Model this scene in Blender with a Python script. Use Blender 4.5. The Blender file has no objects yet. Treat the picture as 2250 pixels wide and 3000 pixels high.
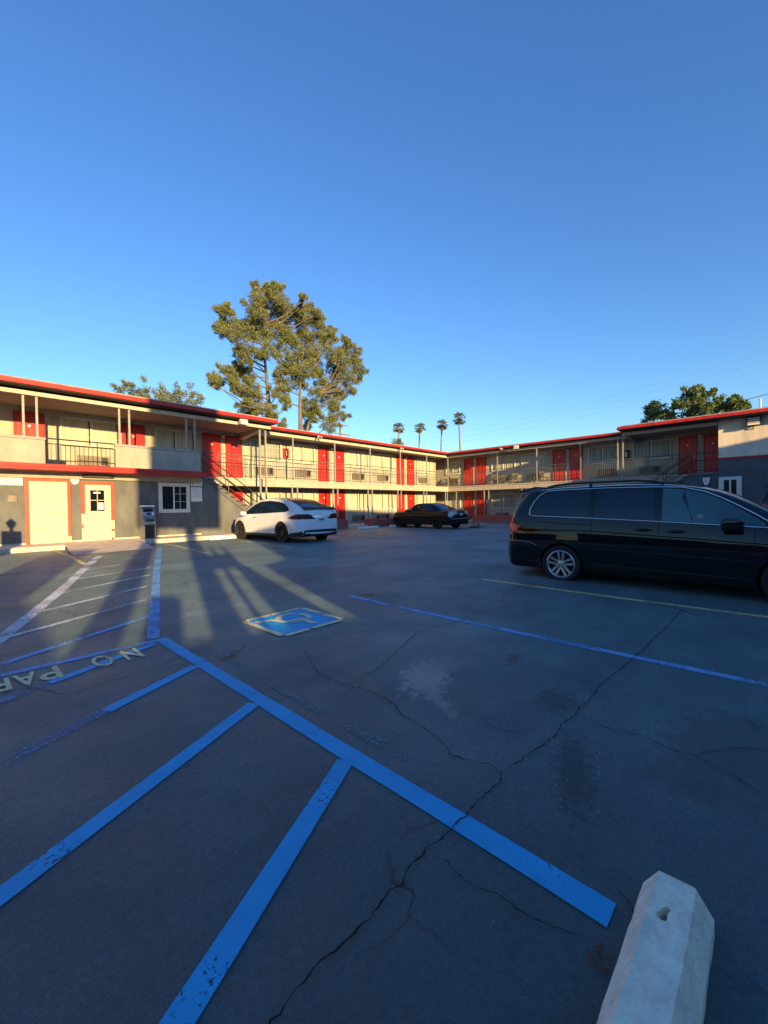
import bpy, bmesh, math, random
import numpy as np
from mathutils import Vector, Matrix
from mathutils.bvhtree import BVHTree
scene = bpy.context.scene
COL = scene.collection
PI = math.pi
R_ = math.radians
random.seed(7)

# ---------------------------------------------------------------- camera
# world axes: X runs along the left wing towards the far corner, Y runs along the right wing, Z up
PITCH, ROLL, TH, EYE = R_(-0.81), R_(-0.85), R_(43.28), 1.45
def _cam_rows():
    cp, sp, cr, sr = math.cos(PITCH), math.sin(PITCH), math.cos(ROLL), math.sin(ROLL)
    W2C = np.array([[1, 0, 0], [0, 0, -1], [0, 1, 0]], float)
    P = np.array([[1, 0, 0], [0, cp, sp], [0, -sp, cp]])
    Rr = np.array([[cr, -sr, 0], [sr, cr, 0], [0, 0, 1]])
    B = np.array([[math.sin(TH), math.cos(TH), 0], [-math.cos(TH), math.sin(TH), 0], [0, 0, 1]]).T
    return Rr @ P @ W2C @ B
_r = _cam_rows()
cam_data = bpy.data.cameras.new('camera')
cam = bpy.data.objects.new('camera', cam_data)
COL.objects.link(cam)
M4 = Matrix.Identity(4)
for i in range(3):
    M4[i][0], M4[i][1], M4[i][2] = _r[0][i], -_r[1][i], -_r[2][i]
M4[2][3] = EYE
cam.matrix_world = M4
cam_data.sensor_width = 36
cam_data.sensor_fit = 'VERTICAL'
cam_data.sensor_height = 36
cam_data.lens = 14.4
cam_data.clip_start = 0.05
cam_data.clip_end = 2000
scene.camera = cam

# ---------------------------------------------------------------- sky, sun, exposure
SUN_ELEV = R_(9.8)
LIGHT_AZ = R_(70.4)                       # the light travels this way over the ground
sun_from = Vector((-math.cos(LIGHT_AZ), -math.sin(LIGHT_AZ), 0))
world = bpy.data.worlds.new('World')
scene.world = world
world.use_nodes = True
nt = world.node_tree
for n in list(nt.nodes): nt.nodes.remove(n)
sky = nt.nodes.new('ShaderNodeTexSky')
sky.sky_type = 'NISHITA'
sky.sun_disc = False
sky.sun_elevation = SUN_ELEV
sky.sun_rotation = math.atan2(sun_from.x, sun_from.y)
sky.altitude = 0
sky.air_density = 1.25
sky.dust_density = 0.1
sky.ozone_density = 4.5
hsv = nt.nodes.new('ShaderNodeHueSaturation')
hsv.inputs['Saturation'].default_value = 1.08
hsv.inputs['Hue'].default_value = 0.511
bg = nt.nodes.new('ShaderNodeBackground')
bg.inputs['Strength'].default_value = 0.13
wo = nt.nodes.new('ShaderNodeOutputWorld')
nt.links.new(sky.outputs[0], hsv.inputs['Color'])
nt.links.new(hsv.outputs[0], bg.inputs[0])
nt.links.new(bg.outputs[0], wo.inputs[0])
sl = bpy.data.lights.new('sun', 'SUN')
sl.energy = 5.0
sl.angle = R_(0.53)
sl.color = (1.0, 0.67, 0.27)
so = bpy.data.objects.new('sun', sl)
COL.objects.link(so)
ldir = Vector((math.cos(LIGHT_AZ) * math.cos(SUN_ELEV), math.sin(LIGHT_AZ) * math.cos(SUN_ELEV), -math.sin(SUN_ELEV)))
so.rotation_euler = ldir.to_track_quat('-Z', 'Y').to_euler()
so.location = (-10, -30, 20)
scene.view_settings.view_transform = 'Standard'
scene.view_settings.look = 'None'
scene.view_settings.exposure = 1.3
scene.view_settings.gamma = 1.0
scene.cycles.max_bounces = 6

# ---------------------------------------------------------------- helpers
def gz(x, y):
    """height of the gently rising lot"""
    t = min(1.0, max(0.0, (math.hypot(x, y) - 5) / 9))
    return 0.25 * t * t * (3 - 2 * t)

class MB:
    def __init__(s): s.v = []; s.f = []; s.mi = []; s.cur = 0
    def add(s, vs, fs):
        b = len(s.v); s.v += [tuple(p) for p in vs]
        for f in fs: s.f.append([b + i for i in f]); s.mi.append(s.cur)
    def box(s, a, b):
        x0, y0, z0 = [min(p, q) for p, q in zip(a, b)]; x1, y1, z1 = [max(p, q) for p, q in zip(a, b)]
        s.add([(x0,y0,z0),(x1,y0,z0),(x1,y1,z0),(x0,y1,z0),(x0,y0,z1),(x1,y0,z1),(x1,y1,z1),(x0,y1,z1)],
              [(0,3,2,1),(4,5,6,7),(0,1,5,4),(1,2,6,5),(2,3,7,6),(3,0,4,7)])
    def cbox(s, c, d): s.box([c[i] - d[i] / 2 for i in range(3)], [c[i] + d[i] / 2 for i in range(3)])
    def prism(s, poly, axis, a, b):
        """poly in the two other axes (order x<y<z), extruded along axis from a to b"""
        def P(p, t):
            return (t, p[0], p[1]) if axis == 'x' else (p[0], t, p[1]) if axis == 'y' else (p[0], p[1], t)
        n = len(poly)
        s.add([P(p, a) for p in poly] + [P(p, b) for p in poly],
              [tuple(range(n))[::-1], tuple(range(n, 2 * n))] + [(i, (i + 1) % n, n + (i + 1) % n, n + i) for i in range(n)])
    def tube(s, pts, r, n=8, cap=True):
        pts = [Vector(p) for p in pts]
        if not isinstance(r, (list, tuple)): r = [r] * len(pts)
        b = len(s.v); up = Vector((0.123, 0.31, 0.95))
        prev = None
        for i, p in enumerate(pts):
            d = (pts[min(i + 1, len(pts) - 1)] - pts[max(i - 1, 0)])
            if d.length < 1e-9: d = Vector((0, 0, 1))
            d.normalize()
            if prev is None:
                a = d.cross(up)
                if a.length < .05: a = d.cross(Vector((1, 0, 0)))
            else: a = prev - d * prev.dot(d)
            a.normalize(); prev = a; c = d.cross(a)
            for k in range(n):
                t = 2 * PI * k / n
                s.v.append(tuple(p + (a * math.cos(t) + c * math.sin(t)) * r[i]))
        for i in range(len(pts) - 1):
            for k in range(n):
                s.f.append([b + i*n + k, b + i*n + (k+1) % n, b + (i+1)*n + (k+1) % n, b + (i+1)*n + k]); s.mi.append(s.cur)
        if cap:
            s.f.append([b + k for k in range(n)][::-1]); s.mi.append(s.cur)
            s.f.append([b + (len(pts)-1)*n + k for k in range(n)]); s.mi.append(s.cur)
    def lathe(s, prof, n=32, axis='z', c=(0, 0, 0)):
        """prof = (radius, height) list"""
        b = len(s.v)
        for r, h in prof:
            for k in range(n):
                t = 2 * PI * k / n; x, y = r * math.cos(t), r * math.sin(t)
                p = (x, y, h) if axis == 'z' else (h, x, y) if axis == 'x' else (x, h, y)
                s.v.append((p[0] + c[0], p[1] + c[1], p[2] + c[2]))
        for i in range(len(prof) - 1):
            for k in range(n):
                s.f.append([b+i*n+k, b+i*n+(k+1) % n, b+(i+1)*n+(k+1) % n, b+(i+1)*n+k]); s.mi.append(s.cur)
    def build(s, name, mat, parent=None, smooth=False, bevel=0, world_pos=True, loc=None):
        me = bpy.data.meshes.new(name)
        off = Vector((0, 0, 0))
        if parent is not None and world_pos: off = WL(parent)
        if loc is not None: off = Vector(loc)
        me.from_pydata([(p[0]-off.x, p[1]-off.y, p[2]-off.z) for p in s.v], [], s.f)
        me.validate()
        for m in (mat if isinstance(mat, (list, tuple)) else [mat]): me.materials.append(m)
        if len(me.materials) > 1 and len(me.polygons) == len(s.mi):
            me.polygons.foreach_set('material_index', s.mi)
        bm = bmesh.new(); bm.from_mesh(me)
        bmesh.ops.recalc_face_normals(bm, faces=bm.faces)
        if bevel:
            es = [e for e in bm.edges if len(e.link_faces) == 2 and e.calc_face_angle(0) > R_(40)]
            bmesh.ops.bevel(bm, geom=es, offset=bevel, segments=2, affect='EDGES', profile=.6)
        bm.to_mesh(me); bm.free()
        if smooth:
            for p in me.polygons: p.use_smooth = True
            if smooth != 'full': me.set_sharp_from_angle(angle=R_(35))
        o = bpy.data.objects.new(name, me); COL.objects.link(o)
        if parent is not None: o.parent = parent
        elif loc is not None: o.location = loc
        return o
def WL(o):
    v = Vector((0, 0, 0))
    while o is not None: v += o.location; o = o.parent
    return v
def tag(o, label=None, cat=None, group=None, kind=None):
    if label: o['label'] = label
    if cat: o['category'] = cat
    if group: o['group'] = group
    if kind: o['kind'] = kind
    return o
def empty(name, loc, rz=0, scale=1):
    o = bpy.data.objects.new(name, None); COL.objects.link(o)
    o.location = loc; o.rotation_euler = (0, 0, rz); o.scale = (scale,) * 3
    o.empty_display_size = .2
    return o
def copy_tree(o, parent=None):
    c = o.copy(); COL.objects.link(c); c.parent = parent
    for ch in list(o.children): copy_tree(ch, c)
    return c

# ---------------------------------------------------------------- materials
def material(name, color, rough=.6, metal=0, vary=.12, scale=6, bump=0, bscale=60, spec=.5, coat=0, streak=0, dark=None):
    m = bpy.data.materials.new(name); m.use_nodes = True
    nt = m.node_tree; b = nt.nodes['Principled BSDF']
    b.inputs['Roughness'].default_value = rough; b.inputs['Metallic'].default_value = metal
    b.inputs['Specular IOR Level'].default_value = spec
    if coat: b.inputs['Coat Weight'].default_value = coat; b.inputs['Coat Roughness'].default_value = .03
    tc = nt.nodes.new('ShaderNodeTexCoord')
    nz = nt.nodes.new('ShaderNodeTexNoise'); nz.inputs['Scale'].default_value = scale; nz.inputs['Detail'].default_value = 6
    nz.inputs['Roughness'].default_value = .65
    if streak:
        mp = nt.nodes.new('ShaderNodeMapping'); mp.inputs['Scale'].default_value = (1, 1, streak)
        nt.links.new(tc.outputs['Object'], mp.inputs[0]); nt.links.new(mp.outputs[0], nz.inputs['Vector'])
    else: nt.links.new(tc.outputs['Object'], nz.inputs['Vector'])
    mx = nt.nodes.new('ShaderNodeMix'); mx.data_type = 'RGBA'
    c = color; d = dark or tuple(x * (1 - 2.2 * vary) for x in c); e = tuple(min(1, x * (1 + vary)) for x in c)
    mr = nt.nodes.new('ShaderNodeMapRange'); mr.inputs['From Min'].default_value = .3; mr.inputs['From Max'].default_value = .7
    nt.links.new(nz.outputs[0], mr.inputs[0]); nt.links.new(mr.outputs[0], mx.inputs[0])
    mx.inputs[6].default_value = (*d, 1); mx.inputs[7].default_value = (*e, 1)
    nt.links.new(mx.outputs[2], b.inputs['Base Color'])
    if bump:
        n2 = nt.nodes.new('ShaderNodeTexNoise'); n2.inputs['Scale'].default_value = bscale; n2.inputs['Detail'].default_value = 4
        nt.links.new(tc.outputs['Object'], n2.inputs['Vector'])
        bp = nt.nodes.new('ShaderNodeBump'); bp.inputs['Strength'].default_value = bump; bp.inputs['Distance'].default_value = .02
        nt.links.new(n2.outputs[0], bp.inputs['Height']); nt.links.new(bp.outputs[0], b.inputs['Normal'])
    return m
def paint_on_asphalt(name, color, wear=.5):
    """thin road paint, worn through to the asphalt in specks and patches"""
    m = bpy.data.materials.new(name); m.use_nodes = True
    nt = m.node_tree; b = nt.nodes['Principled BSDF']; b.inputs['Roughness'].default_value = .65
    tc = nt.nodes.new('ShaderNodeTexCoord')
    n1 = nt.nodes.new('ShaderNodeTexNoise'); n1.inputs['Scale'].default_value = 55; n1.inputs['Detail'].default_value = 5
    n2 = nt.nodes.new('ShaderNodeTexNoise'); n2.inputs['Scale'].default_value = 2.6; n2.inputs['Detail'].default_value = 5
    for n in (n1, n2): nt.links.new(tc.outputs['Object'], n.inputs['Vector'])
    ad = nt.nodes.new('ShaderNodeMath'); ad.operation = 'MULTIPLY_ADD'; ad.inputs[1].default_value = .8
    nt.links.new(n2.outputs[0], ad.inputs[0]); nt.links.new(n1.outputs[0], ad.inputs[2])
    mr = nt.nodes.new('ShaderNodeMapRange')
    mr.inputs['From Min'].default_value = 1.12 - wear * .35; mr.inputs['From Max'].default_value = 1.22 - wear * .2
    nt.links.new(ad.outputs[0], mr.inputs[0])
    n3 = nt.nodes.new('ShaderNodeTexNoise'); n3.inputs['Scale'].default_value = 5
    nt.links.new(tc.outputs['Object'], n3.inputs['Vector'])
    mx0 = nt.nodes.new('ShaderNodeMix'); mx0.data_type = 'RGBA'; nt.links.new(n3.outputs[0], mx0.inputs[0])
    mx0.inputs[6].default_value = (*[c * .72 for c in color], 1); mx0.inputs[7].default_value = (*[min(1, c * 1.22) for c in color], 1)
    nt.links.new(mx0.outputs[2], b.inputs['Base Color'])
    tr = nt.nodes.new('ShaderNodeBsdfTransparent'); ms = nt.nodes.new('ShaderNodeMixShader')
    nt.links.new(mr.outputs[0], ms.inputs[0]); nt.links.new(b.outputs[0], ms.inputs[1]); nt.links.new(tr.outputs[0], ms.inputs[2])
    nt.links.new(ms.outputs[0], nt.nodes['Material Output'].inputs[0])
    bp = nt.nodes.new('ShaderNodeBump'); bp.inputs['Strength'].default_value = .5; bp.inputs['Distance'].default_value = .01
    n4 = nt.nodes.new('ShaderNodeTexNoise'); n4.inputs['Scale'].default_value = 160; nt.links.new(tc.outputs['Object'], n4.inputs['Vector'])
    nt.links.new(n4.outputs[0], bp.inputs['Height']); nt.links.new(bp.outputs[0], b.inputs['Normal'])
    return m
def glass(name, tint=(.6, .7, .7), opac=.35, rough=.03):
    m = bpy.data.materials.new(name); m.use_nodes = True; nt = m.node_tree
    b = nt.nodes['Principled BSDF']; b.inputs['Base Color'].default_value = (*[c * .05 for c in tint], 1)
    b.inputs['Roughness'].default_value = rough; b.inputs['Specular IOR Level'].default_value = .7
    t = nt.nodes.new('ShaderNodeBsdfTransparent'); t.inputs[0].default_value = (*tint, 1)
    mx = nt.nodes.new('ShaderNodeMixShader'); mx.inputs[0].default_value = opac
    out = nt.nodes['Material Output']
    nt.links.new(t.outputs[0], mx.inputs[1]); nt.links.new(b.outputs[0], mx.inputs[2]); nt.links.new(mx.outputs[0], out.inputs[0])
    return m
def leaf_mat(name, c1, c2, c3, trans=.25):
    m = bpy.data.materials.new(name); m.use_nodes = True; nt = m.node_tree
    b = nt.nodes['Principled BSDF']; b.inputs['Roughness'].default_value = .6; b.inputs['Specular IOR Level'].default_value = .25
    g = nt.nodes.new('ShaderNodeNewGeometry')
    cr = nt.nodes.new('ShaderNodeValToRGB')
    cr.color_ramp.elements[0].color = (*c1, 1); cr.color_ramp.elements[1].color = (*c3, 1)
    e = cr.color_ramp.elements.new(.5); e.color = (*c2, 1)
    nt.links.new(g.outputs['Random Per Island'], cr.inputs[0]); nt.links.new(cr.outputs[0], b.inputs['Base Color'])
    tr = nt.nodes.new('ShaderNodeBsdfTranslucent'); nt.links.new(cr.outputs[0], tr.inputs[0])
    mx = nt.nodes.new('ShaderNodeMixShader'); mx.inputs[0].default_value = trans
    out = nt.nodes['Material Output']
    nt.links.new(b.outputs[0], mx.inputs[1]); nt.links.new(tr.outputs[0], mx.inputs[2]); nt.links.new(mx.outputs[0], out.inputs[0])
    return m

def asphalt_mat():
    m = bpy.data.materials.new('asphalt'); m.use_nodes = True; nt = m.node_tree
    b = nt.nodes['Principled BSDF']; b.inputs['Specular IOR Level'].default_value = .5
    tc = nt.nodes.new('ShaderNodeTexCoord')
    def noise(sc, det=6, ro=.6, vec=None):
        n = nt.nodes.new('ShaderNodeTexNoise'); n.inputs['Scale'].default_value = sc; n.inputs['Detail'].default_value = det
        n.inputs['Roughness'].default_value = ro; nt.links.new(vec or tc.outputs['Object'], n.inputs['Vector']); return n.outputs[0]
    def ramp(fac, stops):
        r = nt.nodes.new('ShaderNodeValToRGB'); el = r.color_ramp.elements
        while len(el) > 1: el.remove(el[-1])
        el[0].position = stops[0][0]; el[0].color = (*stops[0][1], 1)
        for p, c in stops[1:]:
            e = el.new(p); e.color = (*c, 1)
        nt.links.new(fac, r.inputs[0]); return r.outputs[0]
    def mix(fac, a, c, mode='MIX'):
        x = nt.nodes.new('ShaderNodeMix'); x.data_type = 'RGBA'; x.blend_type = mode
        if hasattr(fac, 'links'): nt.links.new(fac, x.inputs[0])
        else: x.inputs[0].default_value = fac
        for i, s in ((6, a), (7, c)):
            if hasattr(s, 'links'): nt.links.new(s, x.inputs[i])
            else: x.inputs[i].default_value = (*s, 1)
        return x.outputs[2]
    def mth(op, a, c=0.0, d=0.0):
        x = nt.nodes.new('ShaderNodeMath'); x.operation = op
        for i, s in enumerate((a, c, d)):
            if hasattr(s, 'links'): nt.links.new(s, x.inputs[i])
            else: x.inputs[i].default_value = s
        return x.outputs[0]
    base = ramp(noise(.55, 8, .65), [(.32, (.070, .126, .140)), (.5, (.112, .186, .196)), (.68, (.190, .268, .270))])
    # tyre-polished sweeps, stretched one way
    mp = nt.nodes.new('ShaderNodeMapping'); mp.inputs['Rotation'].default_value = (0, 0, .5); mp.inputs['Scale'].default_value = (.25, 2.2, 1)
    nt.links.new(tc.outputs['Object'], mp.inputs[0])
    base = mix(ramp(noise(1.2, 4, .6, mp.outputs[0]), [(.5, (0, 0, 0)), (.72, (.38, .38, .38))]), base, (.21, .27, .29))
    # vignette-like darkening painted into the colour around the camera
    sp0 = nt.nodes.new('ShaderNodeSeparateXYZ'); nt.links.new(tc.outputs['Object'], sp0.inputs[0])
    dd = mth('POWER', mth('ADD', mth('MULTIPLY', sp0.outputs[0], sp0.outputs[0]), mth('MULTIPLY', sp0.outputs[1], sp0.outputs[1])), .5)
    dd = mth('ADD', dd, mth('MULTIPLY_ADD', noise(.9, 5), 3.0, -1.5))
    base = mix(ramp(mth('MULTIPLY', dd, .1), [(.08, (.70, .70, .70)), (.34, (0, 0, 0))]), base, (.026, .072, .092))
    # aggregate grain
    base = mix(.55, base, ramp(noise(210, 3, .8), [(.3, (.25, .25, .25)), (.5, (.95, .95, .95)), (.68, (2.3, 2.3, 2.3))]), 'MULTIPLY')
    base = mix(.5, base, ramp(noise(34, 6, .8), [(.35, (.5, .5, .5)), (.65, (1.5, 1.5, 1.5))]), 'MULTIPLY')
    # light specks of grit
    vo = nt.nodes.new('ShaderNodeTexVoronoi'); vo.inputs['Scale'].default_value = 9; nt.links.new(tc.outputs['Object'], vo.inputs['Vector'])
    base = mix(ramp(vo.outputs['Distance'], [(.0, (.7, .7, .7)), (.035, (0, 0, 0))]), base, (.16, .16, .15))
    # hairline craze
    dn = nt.nodes.new('ShaderNodeTexNoise'); dn.inputs['Scale'].default_value = 3; dn.inputs['Detail'].default_value = 6; nt.links.new(tc.outputs['Object'], dn.inputs['Vector'])
    va = nt.nodes.new('ShaderNodeVectorMath'); va.operation = 'MULTIPLY_ADD'; va.inputs[1].default_value = (.5, .5, 0)
    nt.links.new(dn.outputs['Color'], va.inputs[0]); nt.links.new(tc.outputs['Object'], va.inputs[2])
    ve = nt.nodes.new('ShaderNodeTexVoronoi'); ve.feature = 'DISTANCE_TO_EDGE'; ve.inputs['Scale'].default_value = .62; nt.links.new(va.outputs[0], ve.inputs['Vector'])
    cm = mth('MULTIPLY', ramp(ve.outputs['Distance'], [(.0, (1, 1, 1)), (.0035, (.6, .6, .6)), (.008, (0, 0, 0))]), ramp(noise(.8, 4), [(.48, (0, 0, 0)), (.6, (.85, .85, .85))]))
    base = mix(cm, base, (.012, .014, .016))
    # stains: position, radii, colour, strength
    for (sx, sy, rx, ry, rot, col, st, nsc) in STAINS:
        q = nt.nodes.new('ShaderNodeMapping'); q.vector_type = 'TEXTURE'
        q.inputs['Location'].default_value = (sx, sy, 0); q.inputs['Rotation'].default_value = (0, 0, rot); q.inputs['Scale'].default_value = (rx, ry, 1)
        nt.links.new(tc.outputs['Object'], q.inputs[0])
        sp = nt.nodes.new('ShaderNodeSeparateXYZ'); nt.links.new(q.outputs[0], sp.inputs[0])
        d = mth('POWER', mth('ADD', mth('MULTIPLY', sp.outputs[0], sp.outputs[0]), mth('MULTIPLY', sp.outputs[1], sp.outputs[1])), .5)
        nn = mth('MULTIPLY_ADD', noise(nsc, 8, .72), 3.0, -1.5)
        f = mth('MINIMUM', mth('SUBTRACT', 1.0, mth('ADD', d, nn)), mth('SUBTRACT', 1.55, d)); f = mth('MAXIMUM', f, 0.0)
        f = nt_clamp(nt, f, st)
        base = mix(f, base, col)
    nt.links.new(base, b.inputs['Base Color'])
    nt.links.new(ramp(noise(1.5, 5), [(.3, (.46, .46, .46)), (.7, (.62, .62, .62))]), b.inputs['Roughness'])
    bp = nt.nodes.new('ShaderNodeBump'); bp.inputs['Strength'].default_value = 1.0; bp.inputs['Distance'].default_value = .014
    nt.links.new(noise(150, 3, .8), bp.inputs['Height'])
    bp2 = nt.nodes.new('ShaderNodeBump'); bp2.inputs['Strength'].default_value = .25; bp2.inputs['Distance'].default_value = .03
    nt.links.new(noise(7, 6, .7), bp2.inputs['Height']); nt.links.new(bp.outputs[0], bp2.inputs['Normal'])
    nt.links.new(bp2.outputs[0], b.inputs['Normal'])
    return m
def nt_clamp(nt, f, st):
    mr = nt.nodes.new('ShaderNodeMapRange'); mr.inputs['From Min'].default_value = 0; mr.inputs['From Max'].default_value = .5
    mr.inputs['To Max'].default_value = st
    nt.links.new(f, mr.inputs[0]); return mr.outputs[0]
STAINS = [(2.72, 2.12, .38, .24, .5, (.46, .43, .38), .85, 11), (2.55, 1.95, .5, .07, 1.1, (.36, .34, .30), .7, 16), (3.05, 2.2, .3, .22, 0, (.30, .29, .27), .6, 15), (2.35, 2.5, .45, .10, 1.2, (.20, .18, .15), .6, 8),
          (3.05, 1.15, .25, .18, .2, (.03, .04, .045), .6, 14), (2.30, .78, .45, .12, .35, (.03, .04, .045), .6, 15),
          (3.6, 1.75, .22, .07, .2, (.03, .04, .045), .55, 15), (3.0, .15, .7, .5, 0, (.040, .046, .040), .45, 3),
          (4.6, 4.7, .25, .2, .2, (.015, .016, .016), .8, 10),
          (1.8, 4.3, .4, .2, .9, (.11, .11, .11), .4, 7)]
M = {}
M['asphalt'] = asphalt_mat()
M['crack'] = material('crack', (.010, .011, .012), .95, vary=.3, scale=40)
M['blue'] = paint_on_asphalt('blue_paint', (.008, .37, .70), .12)
M['blue_far'] = paint_on_asphalt('worn_blue_paint', (.16, .38, .70), .6)
M['blue_faint'] = paint_on_asphalt('faint_blue_paint', (.12, .27, .46), .95)
M['pale'] = paint_on_asphalt('pale_blue_paint', (.62, .66, .72), .75)
M['yellow'] = paint_on_asphalt('yellow_paint', (.85, .62, .25), .5)
M['yellow_faint'] = paint_on_asphalt('faint_yellow_paint', (.80, .62, .32), .8)
M['stencil'] = paint_on_asphalt('cream_stencil_paint', (.80, .68, .38), .45)
M['emblem_line'] = paint_on_asphalt('cream_yellow_emblem_paint', (.85, .74, .40), .3)
M['grey_faint'] = paint_on_asphalt('faint_white_paint', (.60, .58, .54), 1.0)
M['ghost'] = paint_on_asphalt('ghost_paint', (.17, .25, .27), 1.35)
M['concrete'] = material('concrete', (.60, .51, .42), .85, vary=.14, scale=3, bump=.5, bscale=50)
M['stop'] = material('wheel_stop_concrete', (.90, .80, .60), .8, vary=.16, scale=15, bump=.6, dark=(.70, .62, .48), bscale=45)
M['kerb'] = material('painted_kerb', (.58, .53, .46), .8, vary=.25, scale=7, bump=.6, bscale=30)
M['grey_wall'] = material('grey_stucco', (.135, .143, .145), .85, vary=.16, scale=2.4, bump=.9, bscale=70, streak=.4)
M['navy_wall'] = material('slate_stucco', (.085, .10, .12), .85, vary=.12, scale=1.8, bump=.55, bscale=90)
M['light_wall'] = material('light_grey_stucco', (.35, .335, .285), .85, vary=.12, scale=2.5, bump=.7, bscale=80, streak=.35)
M['cream_wall'] = material('cream_stucco', (.42, .405, .335), .85, vary=.13, scale=2.6, bump=1.0, bscale=80, streak=.25)
M['peach_wall'] = material('beige_stucco', (.74, .66, .56), .85, vary=.12, scale=2.6, bump=1.0, bscale=80, streak=.3)
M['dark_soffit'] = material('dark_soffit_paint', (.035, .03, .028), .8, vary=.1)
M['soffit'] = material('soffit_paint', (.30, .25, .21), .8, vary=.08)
M['beam'] = material('beam_paint', (.44, .40, .34), .75, vary=.1, scale=5)
M['slab'] = material('slab_paint', (.40, .36, .29), .8, vary=.1, scale=3, bump=.25)
M['red'] = material('red_fascia_paint', (.42, .014, .010), .5, vary=.22, scale=4)
M['red_door'] = material('red_door_paint', (.43, .014, .009), .4, vary=.07, scale=5)
M['red_frame'] = material('orange_red_paint', (.62, .06, .025), .5, vary=.1, scale=6)
M['cream_door'] = material('cream_door_paint', (.46, .44, .35), .45, vary=.05, scale=5)
M['worn_trim'] = material('worn_cream_trim', (.66, .50, .36), .7, vary=.3, scale=14)
M['post'] = material('grey_post_paint', (.26, .26, .25), .5, vary=.15, scale=9)
M['iron'] = material('dark_iron_paint', (.028, .028, .03), .45, vary=.2, scale=20)
M['rail'] = material('grey_rail_paint', (.10, .10, .095), .5, vary=.2, scale=12)
M['white'] = material('white_paint', (.72, .72, .70), .5, vary=.06, scale=8)
M['frame'] = material('window_frame_paint', (.60, .60, .55), .5, vary=.06)
M['curtain'] = material('cream_curtain', (.56, .54, .44), .9, vary=.10, scale=9, streak=.1)
M['curtain_dim'] = material('grey_curtain', (.33, .35, .34), .9, vary=.14, scale=9, streak=.1)
M['room_dark'] = material('dark_room', (.02, .022, .024), .8, vary=.2)
M['ac'] = material('air_conditioner_grille', (.20, .17, .14), .6, vary=.2, scale=12)
M['glass'] = glass('window_glass', (.97, .99, .98), .12)
M['dark_glass'] = material('dark_glass', (.006, .009, .012), .12, vary=.2, scale=2, spec=.25)
M['brick'] = None
M['soil'] = material('soil', (.06, .045, .035), .95, vary=.3, scale=20)
M['metal'] = material('grey_metal', (.35, .35, .36), .4, .6, vary=.1)
M['black'] = material('black_plastic', (.014, .014, .015), .5, vary=.2)
M['sign_white'] = material('sign_white', (.70, .70, .66), .5, vary=.03)
M['sign_ink'] = material('sign_ink', (.10, .10, .10), .6, vary=.1)
M['sign_faint'] = material('sign_faint_ink', (.42, .43, .42), .6, vary=.1)
M['sign_red'] = material('sign_red_ink', (.45, .09, .06), .6, vary=.1)
M['roofing'] = material('roofing', (.30, .28, .26), .9, vary=.15, scale=4, bump=.3)

def brick_mat(name, a, b_, mort):
    m = bpy.data.materials.new(name); m.use_nodes = True; nt = m.node_tree; b = nt.nodes['Principled BSDF']
    b.inputs['Roughness'].default_value = .85
    tc = nt.nodes.new('ShaderNodeTexCoord')
    sp = nt.nodes.new('ShaderNodeSeparateXYZ'); nt.links.new(tc.outputs['Object'], sp.inputs[0])
    ad = nt.nodes.new('ShaderNodeMath'); ad.operation = 'ADD'; nt.links.new(sp.outputs[0], ad.inputs[0]); nt.links.new(sp.outputs[1], ad.inputs[1])
    cb = nt.nodes.new('ShaderNodeCombineXYZ'); nt.links.new(ad.outputs[0], cb.inputs[0]); nt.links.new(sp.outputs[2], cb.inputs[1])
    br = nt.nodes.new('ShaderNodeTexBrick'); nt.links.new(cb.outputs[0], br.inputs['Vector'])
    br.inputs['Color1'].default_value = (*a, 1); br.inputs['Color2'].default_value = (*b_, 1); br.inputs['Mortar'].default_value = (*mort, 1)
    br.inputs['Scale'].default_value = 1; br.inputs['Brick Width'].default_value = .4; br.inputs['Row Height'].default_value = .2
    br.inputs['Mortar Size'].default_value = .012
    nt.links.new(br.outputs[0], b.inputs['Base Color'])
    bp = nt.nodes.new('ShaderNodeBump'); bp.inputs['Strength'].default_value = .4; bp.inputs['Distance'].default_value = .01
    nt.links.new(br.outputs['Fac'], bp.inputs['Height']); bp.invert = True; nt.links.new(bp.outputs[0], b.inputs['Normal'])
    return m
M['brick'] = brick_mat('salmon_block', (.40, .11, .08), (.34, .085, .065), (.27, .085, .07))
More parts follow.
